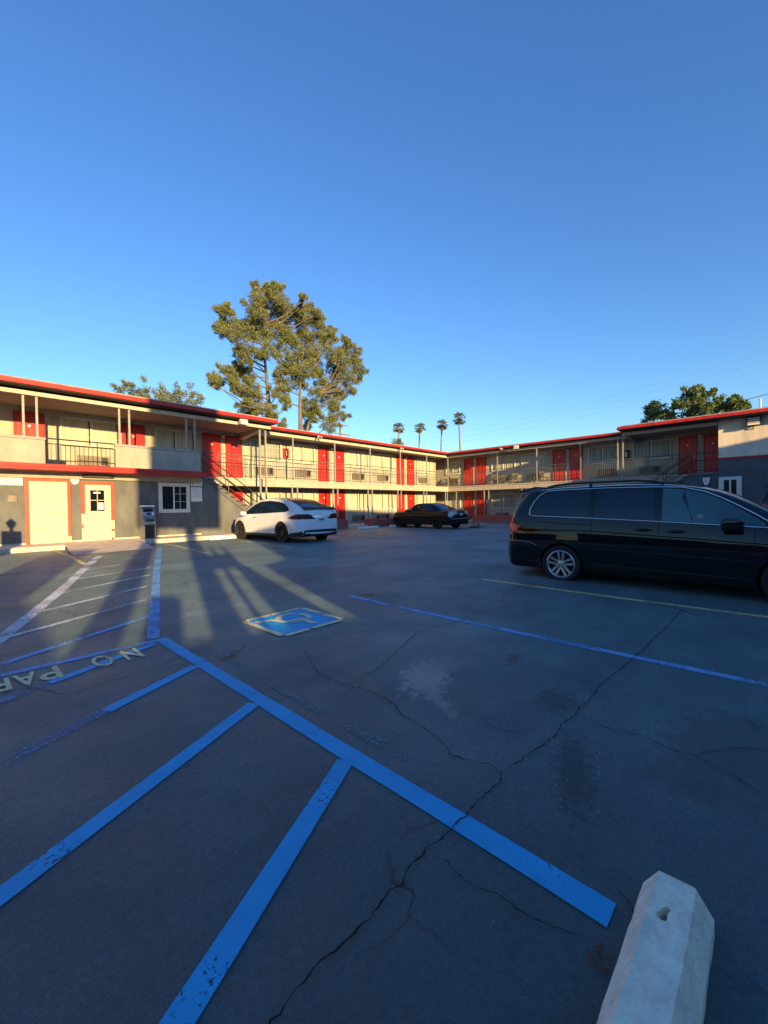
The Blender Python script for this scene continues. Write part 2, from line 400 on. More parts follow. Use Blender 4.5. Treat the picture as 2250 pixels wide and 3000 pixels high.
# ---------------------------------------------------------------- ground
def ring_ground():
    rs = [0] + [i * .5 for i in range(1, 32)] + [18, 22, 28, 36, 50, 80, 140, 300, 900]
    N = 180; vs = [(0, 0, 0)]; fs = []
    for r in rs[1:]:
        for k in range(N):
            t = 2 * PI * k / N
            vs.append((r * math.cos(t), r * math.sin(t), gz(r, 0)))
    for k in range(N): fs.append((0, 1 + k, 1 + (k + 1) % N))
    for i in range(len(rs) - 2):
        a, b = 1 + i * N, 1 + (i + 1) * N
        for k in range(N): fs.append((a + k, b + k, b + (k + 1) % N, a + (k + 1) % N))
    m = MB(); m.add(vs, fs)
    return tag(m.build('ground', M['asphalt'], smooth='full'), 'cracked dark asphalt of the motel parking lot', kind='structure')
ring_ground()
def strip(pts, w, z=.004, w_end=None, name='painted_stripe', mat='blue', label='', seg=.3, jitter=0):
    m = MB(); P = [Vector((p[0], p[1])) for p in pts]; S = []
    for a, b in zip(P[:-1], P[1:]):
        n = max(1, int((b - a).length / seg))
        for k in range(n): S.append(a.lerp(b, k / n))
    S.append(P[-1]); vs = []
    for i, p in enumerate(S):
        d = (S[min(i + 1, len(S) - 1)] - S[max(i - 1, 0)]).normalized(); n = Vector((-d.y, d.x))
        ww = w + ((w_end if w_end is not None else w) - w) * i / max(1, len(S) - 1)
        for s in (-1, 1):
            q = p + n * s * (ww / 2 + random.uniform(-jitter, jitter)); vs.append((q.x, q.y, gz(q.x, q.y) + z))
    m.add(vs, [(2*i, 2*i+1, 2*i+3, 2*i+2) for i in range(len(S) - 1)])
    o = m.build(name, M[mat]); tag(o, label, kind='structure'); return o
B_ = 'painted_stripe'
strip([(1.60, 4.97), (1.565, .405)], .115, label='wide blue stripe running to the concrete wheel stop', jitter=.003)
strip([(1.52, 1.76), (-.6, .72)], .10, z=.0048, label='blue hatch stripe nearest the camera', jitter=.002)
strip([(1.52, 2.78), (.1, 2.11), (-1.2, 1.5)], .10, z=.0048, label='second blue hatch stripe from the camera', jitter=.002)
strip([(1.53, 3.86), (.75, 3.49)], .10, z=.0048, label='third blue hatch stripe, ending faded', jitter=.002)
strip([(.75, 3.49), (-.9, 2.7)], .10, z=.0048, mat='blue_faint', label='faded tail of the third blue hatch stripe', jitter=.003)
strip([(1.54, 4.93), (-1.6, 4.99)], .10, z=.0048, mat='blue_far', label='blue stripe just behind the stencilled letters', jitter=.002)
strip([(1.50, 4.84), (.55, 4.42)], .10, z=.0052, mat='blue', label='slanting blue stripe under the letters', jitter=.002)
strip([(.55, 4.42), (-.9, 3.75)], .10, z=.0052, mat='blue_faint', label='faint end of the slanting blue stripe', jitter=.004)
strip([(1.54, 5.03), (2.83, 8.98), (4.46, 13.79)], .13, z=.0056, mat='blue_far', label='long blue stripe leading to the cash machine', jitter=.003)
strip([(-.8, 2.9), (.37, 6.33), (1.29, 8.8), (2.69, 12.86)], .15, z=.0044, mat='pale', label='long worn pale blue stripe on the left', jitter=.004)
for i, (p, w, mt, lb) in enumerate([([(1.95, 10.59), (2.66, 10.88)], .07, 'pale', 'farthest thin pale hatch stripe'),
        ([(1.58, 9.65), (3.02, 10.0)], .08, 'pale', 'thin pale hatch stripe second from the building'),
        ([(1.22, 8.53), (2.77, 9.14)], .08, 'pale', 'thin pale hatch stripe third from the building'),
        ([(.85, 7.42), (2.39, 8.09)], .085, 'pale', 'thin pale hatch stripe fourth from the building'),
        ([(.40, 6.33), (2.19, 7.14)], .085, 'pale', 'thin pale hatch stripe fifth from the building'),
        ([(-.9, 4.73), (.3, 5.31), (1.87, 6.1)], .09, 'blue_far', 'blue hatch stripe beyond the letters')]):
    strip(p, w, z=.0050 + .0002 * i, mat=mt, label=lb, jitter=.003)
strip([(4.37, 4.9), (4.375, -1.5)], .10, mat='blue_far', label='blue stall line in the middle of the lot', jitter=.002)
strip([(6.80, 3.9), (6.82, -1.5)], .09, mat='yellow', label='yellow stall line beside the black minivan', jitter=.002)
for p, lb, mt in [([(2.17, 15.5), (2.12, 11.5)], 'short yellow line in front of the security door', 'yellow'),
              ([(5.18, 15.6), (4.81, 11.2)], 'faint yellow line in front of the cash machine', 'yellow_faint'),
              ([(7.55, 14.9), (7.03, 10.35)], 'faint yellow line left of the white car', 'yellow_faint'),
              ([(9.9, 15.3), (9.5, 9.9)], 'faint yellow line right of the white car', 'yellow_faint'),
              ([(11.93, 14.2), (11.5, 10.4)], 'faint yellow line beyond the white car', 'yellow_faint'),
              ([(14.35, 14.2), (13.79, 10.5)], 'faint yellow line before the black sedan', 'yellow_faint')]:
    strip(p, .10, mat=mt, label=lb, jitter=.004)
for k in range(9):
    a = Vector((2.23, 11.6)).lerp(Vector((4.23, 10.78)), (k + .15) / 9); b = Vector((2.23, 11.6)).lerp(Vector((4.23, 10.78)), (k + .62) / 9)
    strip([a, b], .05, z=.0062, mat='grey_faint', label='row of worn white dashes near the building')
strip([(.2, 11.3), (1.57, 11.44)], .12, z=.0062, mat='grey_faint', label='worn white bar on the sunlit asphalt')
strip([(1.80, 4.25), (1.78, 1.5)], .085, z=.0062, mat='ghost', label='ghost of an older painted line beside the wide blue stripe', jitter=.006)
# accessible parking emblem
def flat_poly(name, pts, mat, z, label, parent=None):
    m = MB(); m.add([(x, y, gz(x, y) + z) for x, y in pts], [tuple(range(len(pts)))])
    o = m.build(name, M[mat], parent)
    return o
x0, x1, y0, y1 = 2.55, 3.43, 3.98, 4.88
em = MB()
for i in range(6):
    for j in range(6):
        xa, xb = x0 + (x1-x0)*i/6, x0 + (x1-x0)*(i+1)/6; ya, yb = y0 + (y1-y0)*j/6, y0 + (y1-y0)*(j+1)/6
        em.add([(x, y, gz(x, y) + .0045) for x, y in ((xa, ya), (xb, ya), (xb, yb), (xa, yb))], [(0, 1, 2, 3)])
eo = tag(em.build('painted_emblem', M['blue']), 'blue square with yellow border and wheelchair symbol', kind='structure')
def ribbon(m, pts, w, z):
    P = [Vector(p) for p in pts]; vs = []
    for i, p in enumerate(P):
        d = (P[min(i+1, len(P)-1)] - P[max(i-1, 0)]).normalized(); n = Vector((-d.y, d.x)) * w / 2
        for q in (p - n, p + n): vs.append((q.x, q.y, gz(q.x, q.y) + z))
    m.add(vs, [(2*i, 2*i+1, 2*i+3, 2*i+2) for i in range(len(P) - 1)])
bm_ = MB()
for a, b in [((x0, y0+.03), (x0, y1-.03)), ((x0+.03, y1), (x1-.03, y1)), ((x1, y1-.03), (x1, y0+.45)), ((x1, y0+.40), (x1, y0+.03)), ((x1-.03, y0), (x0+.40, y0)), ((x0+.35, y0), (x0+.03, y0))]:
    ribbon(bm_, [a, b], .07, .009)
eb = bm_.build('border', M['emblem_line'], eo)
sm_ = MB()
for pl, w in [([(2.879, 4.614), (2.932, 4.691), (3.013, 4.739), (3.127, 4.74), (3.18, 4.69)], .075), ([(3.209, 4.640), (3.248, 4.579), (3.244, 4.47), (3.218, 4.405), (3.149, 4.368)], .07),
              ([(2.707, 4.667), (2.804, 4.656), (2.844, 4.551), (2.872, 4.444), (2.96, 4.43), (3.093, 4.425), (3.10, 4.288), (3.085, 4.19), (3.129, 4.121)], .07), ([(2.918, 4.346), (3.06, 4.344)], .04)]:
    ribbon(sm_, pl, w, .0095)
sm_.lathe([(0, .0), (.055, .0)], n=16, c=(2.66, 4.70, .0095))
sm_.build('wheelchair_symbol', M['emblem_line'], eo)
# stencilled letters NO PAR..., read from the building side
def letters():
    cells = [('N', 1.30, 1.15), ('O', 1.06, .90), ('P', .66, .51), ('A', .50, .345), ('R', .325, .18), ('K', .16, .02), ('I', -.01, -.06), ('N', -.09, -.24), ('G', -.27, -.42)]
    m = MB()
    for ch, xs, xe in cells:
        cu = bpy.data.curves.new('letter', 'FONT'); cu.body = ch; cu.size = 1; cu.offset = .018
        ob = bpy.data.objects.new('letter', cu); COL.objects.link(ob)
        dg = bpy.context.evaluated_depsgraph_get(); me = ob.evaluated_get(dg).to_mesh()
        co = [v.co.copy() for v in me.vertices]; fs = [tuple(p.vertices) for p in me.polygons]
        ax0, ax1 = min(c.x for c in co), max(c.x for c in co); ay0, ay1 = min(c.y for c in co), max(c.y for c in co)
        vs = []
        for c in co:
            fx = (c.x - ax0) / (ax1 - ax0); fy = (c.y - ay0) / (ay1 - ay0)
            x = xs + (xe - xs) * fx; y = 4.84 - .36 * fy
            vs.append((x, y, gz(x, y) + .0095))
        m.add(vs, fs)
        ob.evaluated_get(dg).to_mesh_clear(); bpy.data.objects.remove(ob); bpy.data.curves.remove(cu)
    o = m.build('painted_lettering', M['stencil'])
    tag(o, 'cream stencilled words NO PARKING beside the blue stripes', kind='structure')
letters()
# cracks
CR = [([(2.33, 2.45), (2.2, 2.38), (2.23, 2.16), (2.19, 1.98), (2.11, 1.83), (2.09, 1.67), (2.06, 1.53), (2.02, 1.43), (1.96, 1.35), (1.98, 1.25), (2.03, 1.14), (2.0, 1.05), (1.93, 1.02), (1.83, 1.03), (1.7, 1.04), (1.61, 1.02), (1.55, 1.04), (1.5, 1.035), (1.41, 1.04), (1.35, 1.055), (1.31, 1.04), (1.25, 1.05), (1.21, 1.05), (1.16, 1.02), (1.1, 1.04), (1.05, 1.03), (.98, 1.02), (.91, 1.025), (.85, 1.03), (.73, 1.04), (.5, 1.0), (.2, 1.03)], .011),
      ([(1.34, 1.02), (1.35, .95), (1.33, .88), (1.33, .82), (1.345, .78), (1.36, .74), (1.36, .68), (1.37, .56), (1.42, .44)], .007),
      ([(2.33, 2.52), (2.57, 2.54), (2.96, 2.67), (3.32, 2.81), (3.64, 2.93), (3.98, 2.86), (4.3, 2.8), (4.77, 2.86), (5.18, 2.76), (5.32, 2.68), (5.66, 2.93), (6.04, 3.08), (6.36, 3.07), (7.5, 3.3)], .011),
      ([(3.64, 2.93), (3.47, 3.23), (3.18, 3.43), (2.89, 3.61), (2.51, 3.84), (2.23, 3.88), (1.92, 3.81), (1.75, 3.86), (1.63, 3.88), (1.4, 4.0), (1.26, 4.04), (1.1, 4.03), (.96, 4.04), (.86, 4.06), (.76, 4.05), (.66, 4.01), (.59, 4.03), (.52, 4.21), (.43, 4.4), (.2, 4.5)], .011),
      ([(2.43, 3.43), (2.27, 3.08), (2.16, 2.82), (2.17, 2.51), (2.2, 2.38)], .008),
      ([(6.61, .85), (5.66, .86), (5.06, .9), (4.58, .9), (3.91, .95), (3.5, .98), (3.19, .96), (3.0, .98), (2.86, .97), (2.71, .99), (2.53, .97), (2.37, 1.0), (2.26, 1.01), (2.05, 1.05)], .012),
      ([(2.89, .95), (2.86, .77), (2.91, .57), (2.86, .45), (2.87, .3), (2.85, .22), (2.77, .1), (2.7, .01), (2.6, -.3)], .008),
      ([(2.87, .3), (2.98, .25), (3.09, .18), (3.23, .01), (3.5, -.3)], .008), ([(1.7, .44), (1.64, .36), (1.5, .26)], .005),
      ([(2.45, 1.1), (2.38, 1.3), (2.46, 1.45), (2.4, 1.6)], .006), ([(4.8, 7.6), (5.6, 6.9), (6.6, 6.3), (8.4, 6.0)], .010), ([(5.0, 2.8), (5.1, 1.9), (5.0, .9)], .006)]
for pts, w in CR:
    rnd = random.Random(len(pts))
    P = [Vector(p) for p in pts]; Q = []
    for a, b in zip(P[:-1], P[1:]):
        n = max(2, int((b - a).length / .022)); nn = Vector((-(b-a).y, (b-a).x)).normalized()
        amp = min(.012, (b - a).length * .12)
        for k in range(n): Q.append(a.lerp(b, k / n) + nn * rnd.uniform(-amp, amp) * .6)
    Q.append(P[-1]); m = MB(); vs = []
    for i, p in enumerate(Q):
        d = (Q[min(i+1, len(Q)-1)] - Q[max(i-1, 0)]).normalized(); n = Vector((-d.y, d.x))
        ww = w * rnd.uniform(.12, .62) * min(1, .3 + i / 6, .3 + (len(Q) - 1 - i) / 6)
        for s in (-1, 1):
            q = p + n * s * ww * rnd.uniform(.4, 1); vs.append((q.x, q.y, gz(q.x, q.y) + .0105))
    m.add(vs, [(2*i, 2*i+1, 2*i+3, 2*i+2) for i in range(len(Q) - 1)])
    tag(m.build('asphalt_crack', M['crack']), 'thin dark crack wandering across the asphalt', kind='structure')

G = .25
# pavement in front of the office, ramp, walkways under the balconies
m = MB(); m.prism([(15.98, G - .3), (16.8, G - .3), (16.8, G + .17), (16.1, G + .15), (15.98, G + .13)], 'x', -30, 2.45)
m.prism([(15.98, G - .3), (16.8, G - .3), (16.8, G + .17), (16.1, G + .15), (15.98, G + .13)], 'x', 4.6, 11.2)
tag(m.build('pavement', M['concrete'], bevel=.01), 'narrow concrete pavement along the office wall', kind='structure')
m = MB(); m.add([(2.45, 15.98, G+.13), (4.6, 15.98, G+.13), (4.6, 16.8, G+.17), (2.45, 16.8, G+.17), (2.25, 13.6, G+.006), (4.35, 13.9, G+.006)], [(0, 1, 2, 3), (4, 5, 1, 0)])
tag(m.build('ramp', M['concrete']), 'pale concrete ramp up to the office doors', kind='structure')
m = MB(); m.box((-30, 15.90, G-.3), (2.45, 15.98, G+.14)); m.box((4.6, 15.90, G-.3), (10.9, 15.98, G+.14))
tag(m.build('kerb', M['kerb'], bevel=.012), 'chipped painted kerb in front of the office', kind='structure')
m = MB(); m.box((10.9, 17.3, G-.3), (28, 19.2, G+.12)); m.box((25.5, 2, G-.3), (27.5, 17.3, G+.12))
tag(m.build('walkway', M['concrete'], bevel=.01), 'concrete walkway under the balconies', kind='structure')

# ---------------------------------------------------------------- motel building
BL = (26.2, 17.9, G)
bld = tag(empty('motel_building', BL), 'two storey L shaped motel with red doors, red fascia and balconies', 'motel')
def part(m, name, mat, **k):
    return m.build(name, M[mat] if isinstance(mat, str) else mat, bld, **k)
DZ, SB = 2.85, 2.52          # balcony deck top and underside
RB, RT = 5.27, 5.42          # fascia bottom and top
VW, UW = 19.2, 27.5          # room walls of the left and the right wing
VE, UE = 17.9, 26.2          # balcony edges
VF, UF = 16.8, 25.0          # stair walls / office wall
# walls
m = MB(); m.box((10.7, VW, G), (26.4, VW+.2, SB)); part(m, 'wall', 'cream_wall')
m = MB(); m.box((-30, VW, SB), (26.4, VW+.2, RB)); part(m, 'wall', 'cream_wall')
m = MB(); m.box((UW, 1.76, G), (UW+.2, 21, SB)); m.box((UW, 1.76, SB+.001), (UW+.2, 21, RB)); part(m, 'wall', 'cream_wall')
m = MB(); m.box((26.2, VW+.2, G), (26.4, 24, RB)); m.box((26.4, 21, G), (27.5, 21.2, RB)); part(m, 'wall', 'cream_wall')
m = MB(); m.box((-30, VF, G), (7.0, 24, SB - .02)); m.box((7.0, VF + .16, G), (10.55, 19.0, .9))
part(m, 'wall', 'grey_wall')
m = MB(); m.prism([(7.0, G), (7.0, DZ), (7.22, DZ), (10.62, G+.12), (10.62, G)], 'y', VF, VF+.16); part(m, 'stair_wall', 'grey_wall')
m = MB(); m.tube([(7.02, VF-.004, 2.75), (10.2, VF-.004, .32)], .012, 6); part(m, 'groove', 'iron')
m = MB(); m.box((-30, VF-.1, SB-.02), (2.13, VF+.02, 3.70)); m.box((4.05, VF-.1, SB-.02), (7.0, VF+.02, 3.70)); m.box((2.13, VF-.1, SB-.02), (4.05, VF+.02, 2.72))
part(m, 'parapet', 'light_wall', bevel=.008)
m = MB(); m.box((-30, VF-.13, 3.70), (2.15, VF+.05, 3.78)); m.box((4.03, VF-.13, 3.70), (7.02, VF+.05, 3.78)); part(m, 'parapet_cap', 'post', bevel=.006)
# back volumes and roofs
m = MB(); m.box((-30, VW+.2, G), (26.2, 25, RB)); m.box((27.7, -12, G), (33, 24, RB)); part(m, 'rear_rooms', 'cream_wall')
m = MB(); m.box((-30, VE, SB), (7.05, VW, DZ)); m.box((-30, VF+.02, SB), (7.05, VE, DZ-.002)); m.box((7.05, VE, SB), (UE, VW, DZ)); m.box((UE, 2.9, SB), (UW, VW, DZ))
m.box((UF+.265, 1.765, SB), (UW, 2.9, DZ)); m.box((26.2, VW, SB), (27.5, 21, DZ)); part(m, 'balcony_deck', 'slab')
m = MB(); m.box((7.05, VE-.05, SB-.03), (UE-.05, VE, DZ-.06)); m.box((UE-.05, 2.95, SB-.03), (UE, VE, DZ-.06))
part(m, 'deck_fascia', 'slab', bevel=.006)
m = MB(); m.box((7.05, VE-.09, DZ-.06), (UE-.09, VE+.02, DZ)); m.box((UE-.09, 2.95, DZ-.06), (UE+.02, VE-.09, DZ)); part(m, 'deck_trim', 'beam', bevel=.005)
def red_band(name, boxes, z0, z1):
    m = MB()
    for (a, b, c, d) in boxes:
        h = (z1 - z0)
        m.box((a, b, z0 + .0), (c, d, z0 + h * .42)); 
        ins = .025
        m.box((a + ins, b + ins, z0 + h * .42), (c - ins, d - ins, z1))
    return part(m, name, 'red', bevel=.012)
red_band('roof_fascia', [(-30, 16.2, 10.35, 25)], RB, RT)
red_band('roof_fascia', [(10.352, 17.48, 25.6, 25), (25.72, 5.86, 33, 25)], RB - .002, RT - .03)
red_band('roof_fascia', [(24.1, -12, 33, 5.86)], RB + .002, RT + .002)
m = MB(); m.box((-30, 16.3, RT+.003), (10.3, 24.9, RT+.05)); m.box((10.4, 17.6, RT-.02), (32.8, 24.9, RT+.02)); m.box((25.9, 6, RT-.02), (32.8, 17.5, RT+.02)); m.box((24.2, -12, RT+.004), (32.8, 5.7, RT+.05)); part(m, 'roof', 'roofing')
# beams under the eaves and ceilings
m = MB(); m.box((-30, 16.65, 5.05), (10.2, 16.80, 5.19)); m.box((10.2, 17.85, 5.05), (UE-.1, 17.98, 5.215)); m.box((UE-.1, 5.8, 5.05), (UE+.03, 17.98, 5.215)); m.box((24.95, 1.78, 5.05), (25.08, 5.8, 5.215)); part(m, 'beam', 'beam', bevel=.006)
m = MB(); m.box((-30, 16.80, 5.14), (10.2, VW, 5.20)); m.box((10.2, 17.98, 5.141), (26.4, VW, 5.2)); m.box((26.23, 5.8, 5.142), (UW, 21, 5.2)); m.box((25.08, 1.76, 5.143), (UW, 5.8, 5.2)); part(m, 'ceiling', 'soffit')
m = MB(); m.prism([(16.85, 5.14), (VW, 4.86), (VW, 5.14)], 'x', 9.95, 10.2); part(m, 'bracket', 'beam')
m = MB(); m.prism([(25.1, 5.14), (UW, 4.86), (UW, 5.14)], 'y', 5.6, 5.8); part(m, 'bracket', 'beam')
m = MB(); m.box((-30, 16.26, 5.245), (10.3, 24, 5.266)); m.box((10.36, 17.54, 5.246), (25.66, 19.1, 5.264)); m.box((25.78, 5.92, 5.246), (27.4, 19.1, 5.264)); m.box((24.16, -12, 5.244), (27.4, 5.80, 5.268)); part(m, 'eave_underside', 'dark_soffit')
# gutter canopy over the office
red_band('canopy_fascia', [(-30, 16.02, 7.05, 16.69)], SB + .19, SB + .38)
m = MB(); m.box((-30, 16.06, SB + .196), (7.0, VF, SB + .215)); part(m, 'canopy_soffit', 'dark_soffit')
# right end wall block
m = MB(); m.box((UF, -12, G), (27.6, 1.76, 3.40)); part(m, 'wall', 'navy_wall')
m = MB(); m.box((UF, -12, 3.40), (27.6, 1.76, RB)); part(m, 'wall', 'peach_wall')
m = MB(); m.box((UF-.03, -12, 3.39), (UF+.02, 1.77, 3.50)); part(m, 'trim_band', 'red')
m = MB(); m.prism([(1.76, G), (1.76, DZ), (2.85, DZ), (6.25, G+.12), (6.25, G)], 'x', UF+.1, UF+.26); part(m, 'stair_wall', 'navy_wall')
m = MB(); m.tube([(UF+.09, 2.0, 2.70), (UF+.09, 2.85, 2.70), (UF+.09, 5.9, .4)], .012, 6); part(m, 'groove', 'iron'); m = MB(); m.box((UF+.06, 1.765, DZ-.09), (UF+.27, 2.9, DZ-.002)); part(m, 'landing_edge', 'grey_wall')
# stairs: treads
def stairs(axis, along0, across0, across1, sign):
    n = 14; run = .243; rise = (DZ - G - .12) / n
    for k in range(n):
        a0 = along0 + k * run; z = DZ - (k + 1) * rise
        m = MB()
        if axis == 'x': m.box((a0, across0, z - .045), (a0 + run + .02, across1, z)); 
        else: m.box((across0, a0, z - .045), (across1, a0 + run + .02, z))
        part(m, 'tread', 'iron')
stairs('x', 7.3, VF-.03, VE, 1); stairs('y', 2.9, UF+.07, UE, 1)
def stair_rail(P0, P1, n=4):
    m = MB(); P0, P1 = Vector(P0), Vector(P1)
    for dz in (.98, .62, .36): m.tube([P0 + Vector((0, 0, dz)), P1 + Vector((0, 0, dz))], .021 if dz > .9 else .017, 6)
    for k in range(n):
        p = P0.lerp(P1, k / (n - 1)); m.tube([p, p + Vector((0, 0, .98))], .017, 6)
    part(m, 'stair_handrail', 'iron')
stair_rail((7.05, VF+.05, DZ-.05), (10.55, VF+.05, G+.12)); stair_rail((7.2, VE-.06, DZ), (10.6, VE-.06, G+.12))
stair_rail((UF+.17, 2.83, DZ), (UF+.17, 6.2, G+.12)); stair_rail((UE-.08, 2.9, DZ), (UE-.08, 6.2, G+.12))
m = MB(); 
for z in (DZ+.95, DZ+.6, DZ+.12): m.tube([(UF+.17, 1.78, z), (UF+.17, 2.83, z)], .018, 6)
part(m, 'railing', 'iron')
# railings with balusters
def railing(a, b, zb, sp=.105, h=1.06, mat='rail', hoop=False):
    m = MB(); a, b = Vector((*a, zb)), Vector((*b, zb)); L = (b - a).length; n = max(1, round(L / sp))
    m.tube([a + Vector((0, 0, h)), b + Vector((0, 0, h))], .022, 6)
    m.tube([a + Vector((0, 0, h - .16)), b + Vector((0, 0, h - .16))], .015, 6)
    m.tube([a + Vector((0, 0, .10)), b + Vector((0, 0, .10))], .015, 6)
    for k in range(n + 1):
        p = a.lerp(b, k / n); big = k % 11 == 0
        m.tube([p + Vector((0, 0, 0 if big else .10)), p + Vector((0, 0, h if big else h - .16))], .014 if big else .0085, 4)
    part(m, 'railing', mat)
up = [7.2, 10.0, 12.2, 14.98, 17.79, 20.62, 23.49, 26.15]
for a, b in zip(up[:-1], up[1:]): railing((a + .03, VE - .03), (b - .03, VE - .03), DZ)
vb = [17.9, 16.55, 13.76, 10.98, 8.3, 6.1, 2.95]
for a, b in zip(vb[:-1], vb[1:]): railing((UE - .03, a - .03), (UE - .03, b + .03), DZ)
railing((2.16, VF-.04), (4.02, VF-.04), DZ - .13, h=1.05, sp=.12, mat='iron')
# posts, each a mesh of its own
def post(x, y, z0, z1, r=.032):
    m = MB(); m.cbox((x, y, (z0 + z1) / 2), (r * 1.8, r * 1.8, z1 - z0)); m.cbox((x, y, z0 + .006), (.11, .11, .012)); part(m, 'post', 'post')
for x in (1.63, 1.95, 4.19, 4.5, 6.48, 6.8): post(x, VF - .05, 3.78, 5.05)
for x in (9.76, 10.05): post(x, 16.9, G + .12, 5.05, .036)
for x in (12.2, 14.98, 17.79, 20.62, 23.49, 26.14): post(x, VE - .04, DZ, 5.05)
for x in (12.17, 12.49, 14.89, 15.23, 17.66, 18.01, 20.42, 20.76, 23.22, 23.54, 25.9, 26.14): post(x, VE + .05, G + .12, SB)
for y in (17.2, 14.85, 14.5, 12.05, 11.72, 9.2, 8.9): post(UE + .05, y, G + .12, SB)
for y in (13.76, 10.98, 8.3): post(UE - .04, y, DZ, 5.05)
for y in (6.06, 5.81): post(25.2, y, G, 5.05, .036)

# doors (built once, then copied with their parts)
def make_door(w=.77, h=2.08, mat='red_door'):
    m = MB(); m.box((-w/2, -.015, 0), (w/2, .03, h))
    for (xa, xb) in ((-w/2 + .09, -.035), (.035, w/2 - .09)):
        for (za, zb) in ((.14, .78), (.90, 1.52), (1.64, h - .12)):
            m.box((xa, -.030, za), (xb, -.014, zb)); m.box((xa + .05, -.038, za + .05), (xb - .05, -.029, zb - .05))
    d = m.build('door', M[mat], bld, world_pos=False, bevel=.004)
    m = MB(); t = .035
    m.box((-w/2 - t, -.05, 0), (-w/2 - .004, .02, h + t)); m.box((w/2 + .004, -.05, 0), (w/2 + t, .02, h + t)); m.box((-w/2 - .004, -.05, h + .004), (w/2 + .004, .02, h + t))
    m.build('door_frame', M['red'], d, world_pos=False, bevel=.004)
    m = MB(); m.tube([(w/2 - .08, -.02, .98), (w/2 - .08, -.075, .98), (w/2 - .17, -.08, .98)], .013, 8); m.cbox((w/2 - .08, -.02, 1.12), (.05, .02, .05)); m.lathe([(0, -.035), (.032, -.035), (.034, -.02)], 14, 'y', (w/2 - .08, 0, .98))
    m.build('handle', M['metal'], d, world_pos=False)
    m = MB(); m.cbox((0, -.026, 1.62), (.075, .012, .075)); nm = m.build('number_plate', M['white'], d, world_pos=False, bevel=.006)
    m = MB(); m.cbox((0, -.012, .012), (w, .10, .024)); m.build('threshold', M['metal'], d, world_pos=False)
    return d
ROT_A, ROT_B = 0, -PI / 2
def place(o, x, y, z, rz=0, sx=1):
    o.location = (x - BL[0], y - BL[1], z - BL[2]); o.rotation_euler = (0, 0, rz); o.scale = (sx, 1, 1)
door0 = make_door()
doorsA = [(-1.3, 1), (2.02, 1), (5.3, 1), (8.57, 1), (9.66, 1), (15.22, .92), (16.42, .92), (22.12, .92), (23.26, .92)]
first = [True]
def add_door(x, y, z, rz, sx):
    d = door0 if first[0] else copy_tree(door0, bld); first[0] = False
    place(d, x, y, z, rz, sx)
for x, sx in doorsA: add_door(x, VW - .02, DZ + .02, ROT_A, sx)
for x, sx in [(9.66, 1)] + doorsA[5:]: add_door(x, VW - .02, G + .13, ROT_A, sx)
doorsB = [(16.87, .95), (15.76, .95), (10.05, .95), (8.99, .95), (3.23, .95), (2.16, .9)]
for y, sx in doorsB: add_door(UW - .02, y, DZ + .02, ROT_B, sx)
for y, sx in doorsB[:5]: add_door(UW - .02, y, G + .13, ROT_B, sx)
d = copy_tree(door0, bld); place(d, 26.95, 20.97, DZ + .02, 0, .9); d = copy_tree(door0, bld); place(d, 26.95, 20.97, G + .13, 0, .9)

# windows: frame, mullions, glass, pleated curtain
def make_window(w, h, bars=True, dim=False):
    m = MB(); t = .05
    m.box((-w/2 - t, -.07, -t), (-w/2, 0, h + t)); m.box((w/2, -.07, -t), (w/2 + t, 0, h + t)); m.box((-w/2, -.07, h), (w/2, 0, h + t)); m.box((-w/2 - .03, -.10, -t), (w/2 + .03, 0, 0)); m.box((-.03, -.066, 0), (.03, -.01, h))
    fr = m.build('window', M['frame'], bld, world_pos=False, bevel=.004)
    m = MB(); m.add([(-w/2, -.044, 0), (w/2, -.044, 0), (w/2, -.044, h), (-w/2, -.044, h)], [(0, 1, 2, 3)]); m.build('pane', M['glass'], fr, world_pos=False)
    m = MB(); n = int(w / .045)
    vs = []; 
    for k in range(n + 1):
        x = -w/2 + w * k / n; y = -.006 - .012 * (1 + math.sin(k * 1.9 + .6 * math.sin(k * .7)))
        vs += [(x, y, 0), (x, y, h)]
    m.add(vs, [(2*k, 2*k+2, 2*k+3, 2*k+1) for k in range(n)])
    m.build('curtain', M['curtain_dim' if dim else 'curtain'], fr, world_pos=False, smooth='full')
    m = MB(); m.box((-.075, -.034, .01), (-.035, -.030, h - .01)); m.box((w/2 - .05, -.034, .01), (w/2 - .01, -.030, h - .01)); m.build('curtain_gap', M['room_dark'], fr, world_pos=False)
    if bars:
        m = MB()
        for k in range(1, 10):
            x = -w/2 + w * k / 10
            if abs(x) > .04: m.cbox((x, -.050, h/2), (.008, .008, h))
        for z in (.04, h * .33, h * .66, h - .04): m.cbox((0, -.053, z), (w, .008, .008))
        m.build('security_bars', M['frame'], fr, world_pos=False)
    return fr
w0 = make_window(1.65, .98); wd = make_window(1.65, .98, dim=True)
usedw = set()
def add_window(src, x, y, z, rz, sx):
    o = src if src.name not in usedw else copy_tree(src, bld); usedw.add(src.name)
    place(o, x, y, z, rz, sx)
winsA = [(-3.4, 1.1), (3.85, 1.1), (6.95, .95), (11.42, 1.05), (13.74, .92), (17.98, 1.05), (20.3, 1.1), (24.35, .5), (25.62, .72)]
for i, (x, sx) in enumerate(winsA): add_window(w0 if i != 3 else wd, x, VW, 3.95, 0, sx)
for x, sx in [(11.42, 1.0), (13.74, .92), (17.98, 1.0), (20.3, 1.1), (24.75, 1.1)]: add_window(w0, x, VW, 1.28, 0, sx)
winsB = [(18.3, .75), (14.0, 1.05), (11.72, 1.0), (7.42, .95), (4.9, 1.05)]
for i, (y, sx) in enumerate(winsB): add_window(wd if i > 2 else w0, UW, y, 3.93, ROT_B, sx)
for i, (y, sx) in enumerate(winsB): add_window(w0 if i == 0 else wd, UW, y, 1.2, ROT_B, sx)
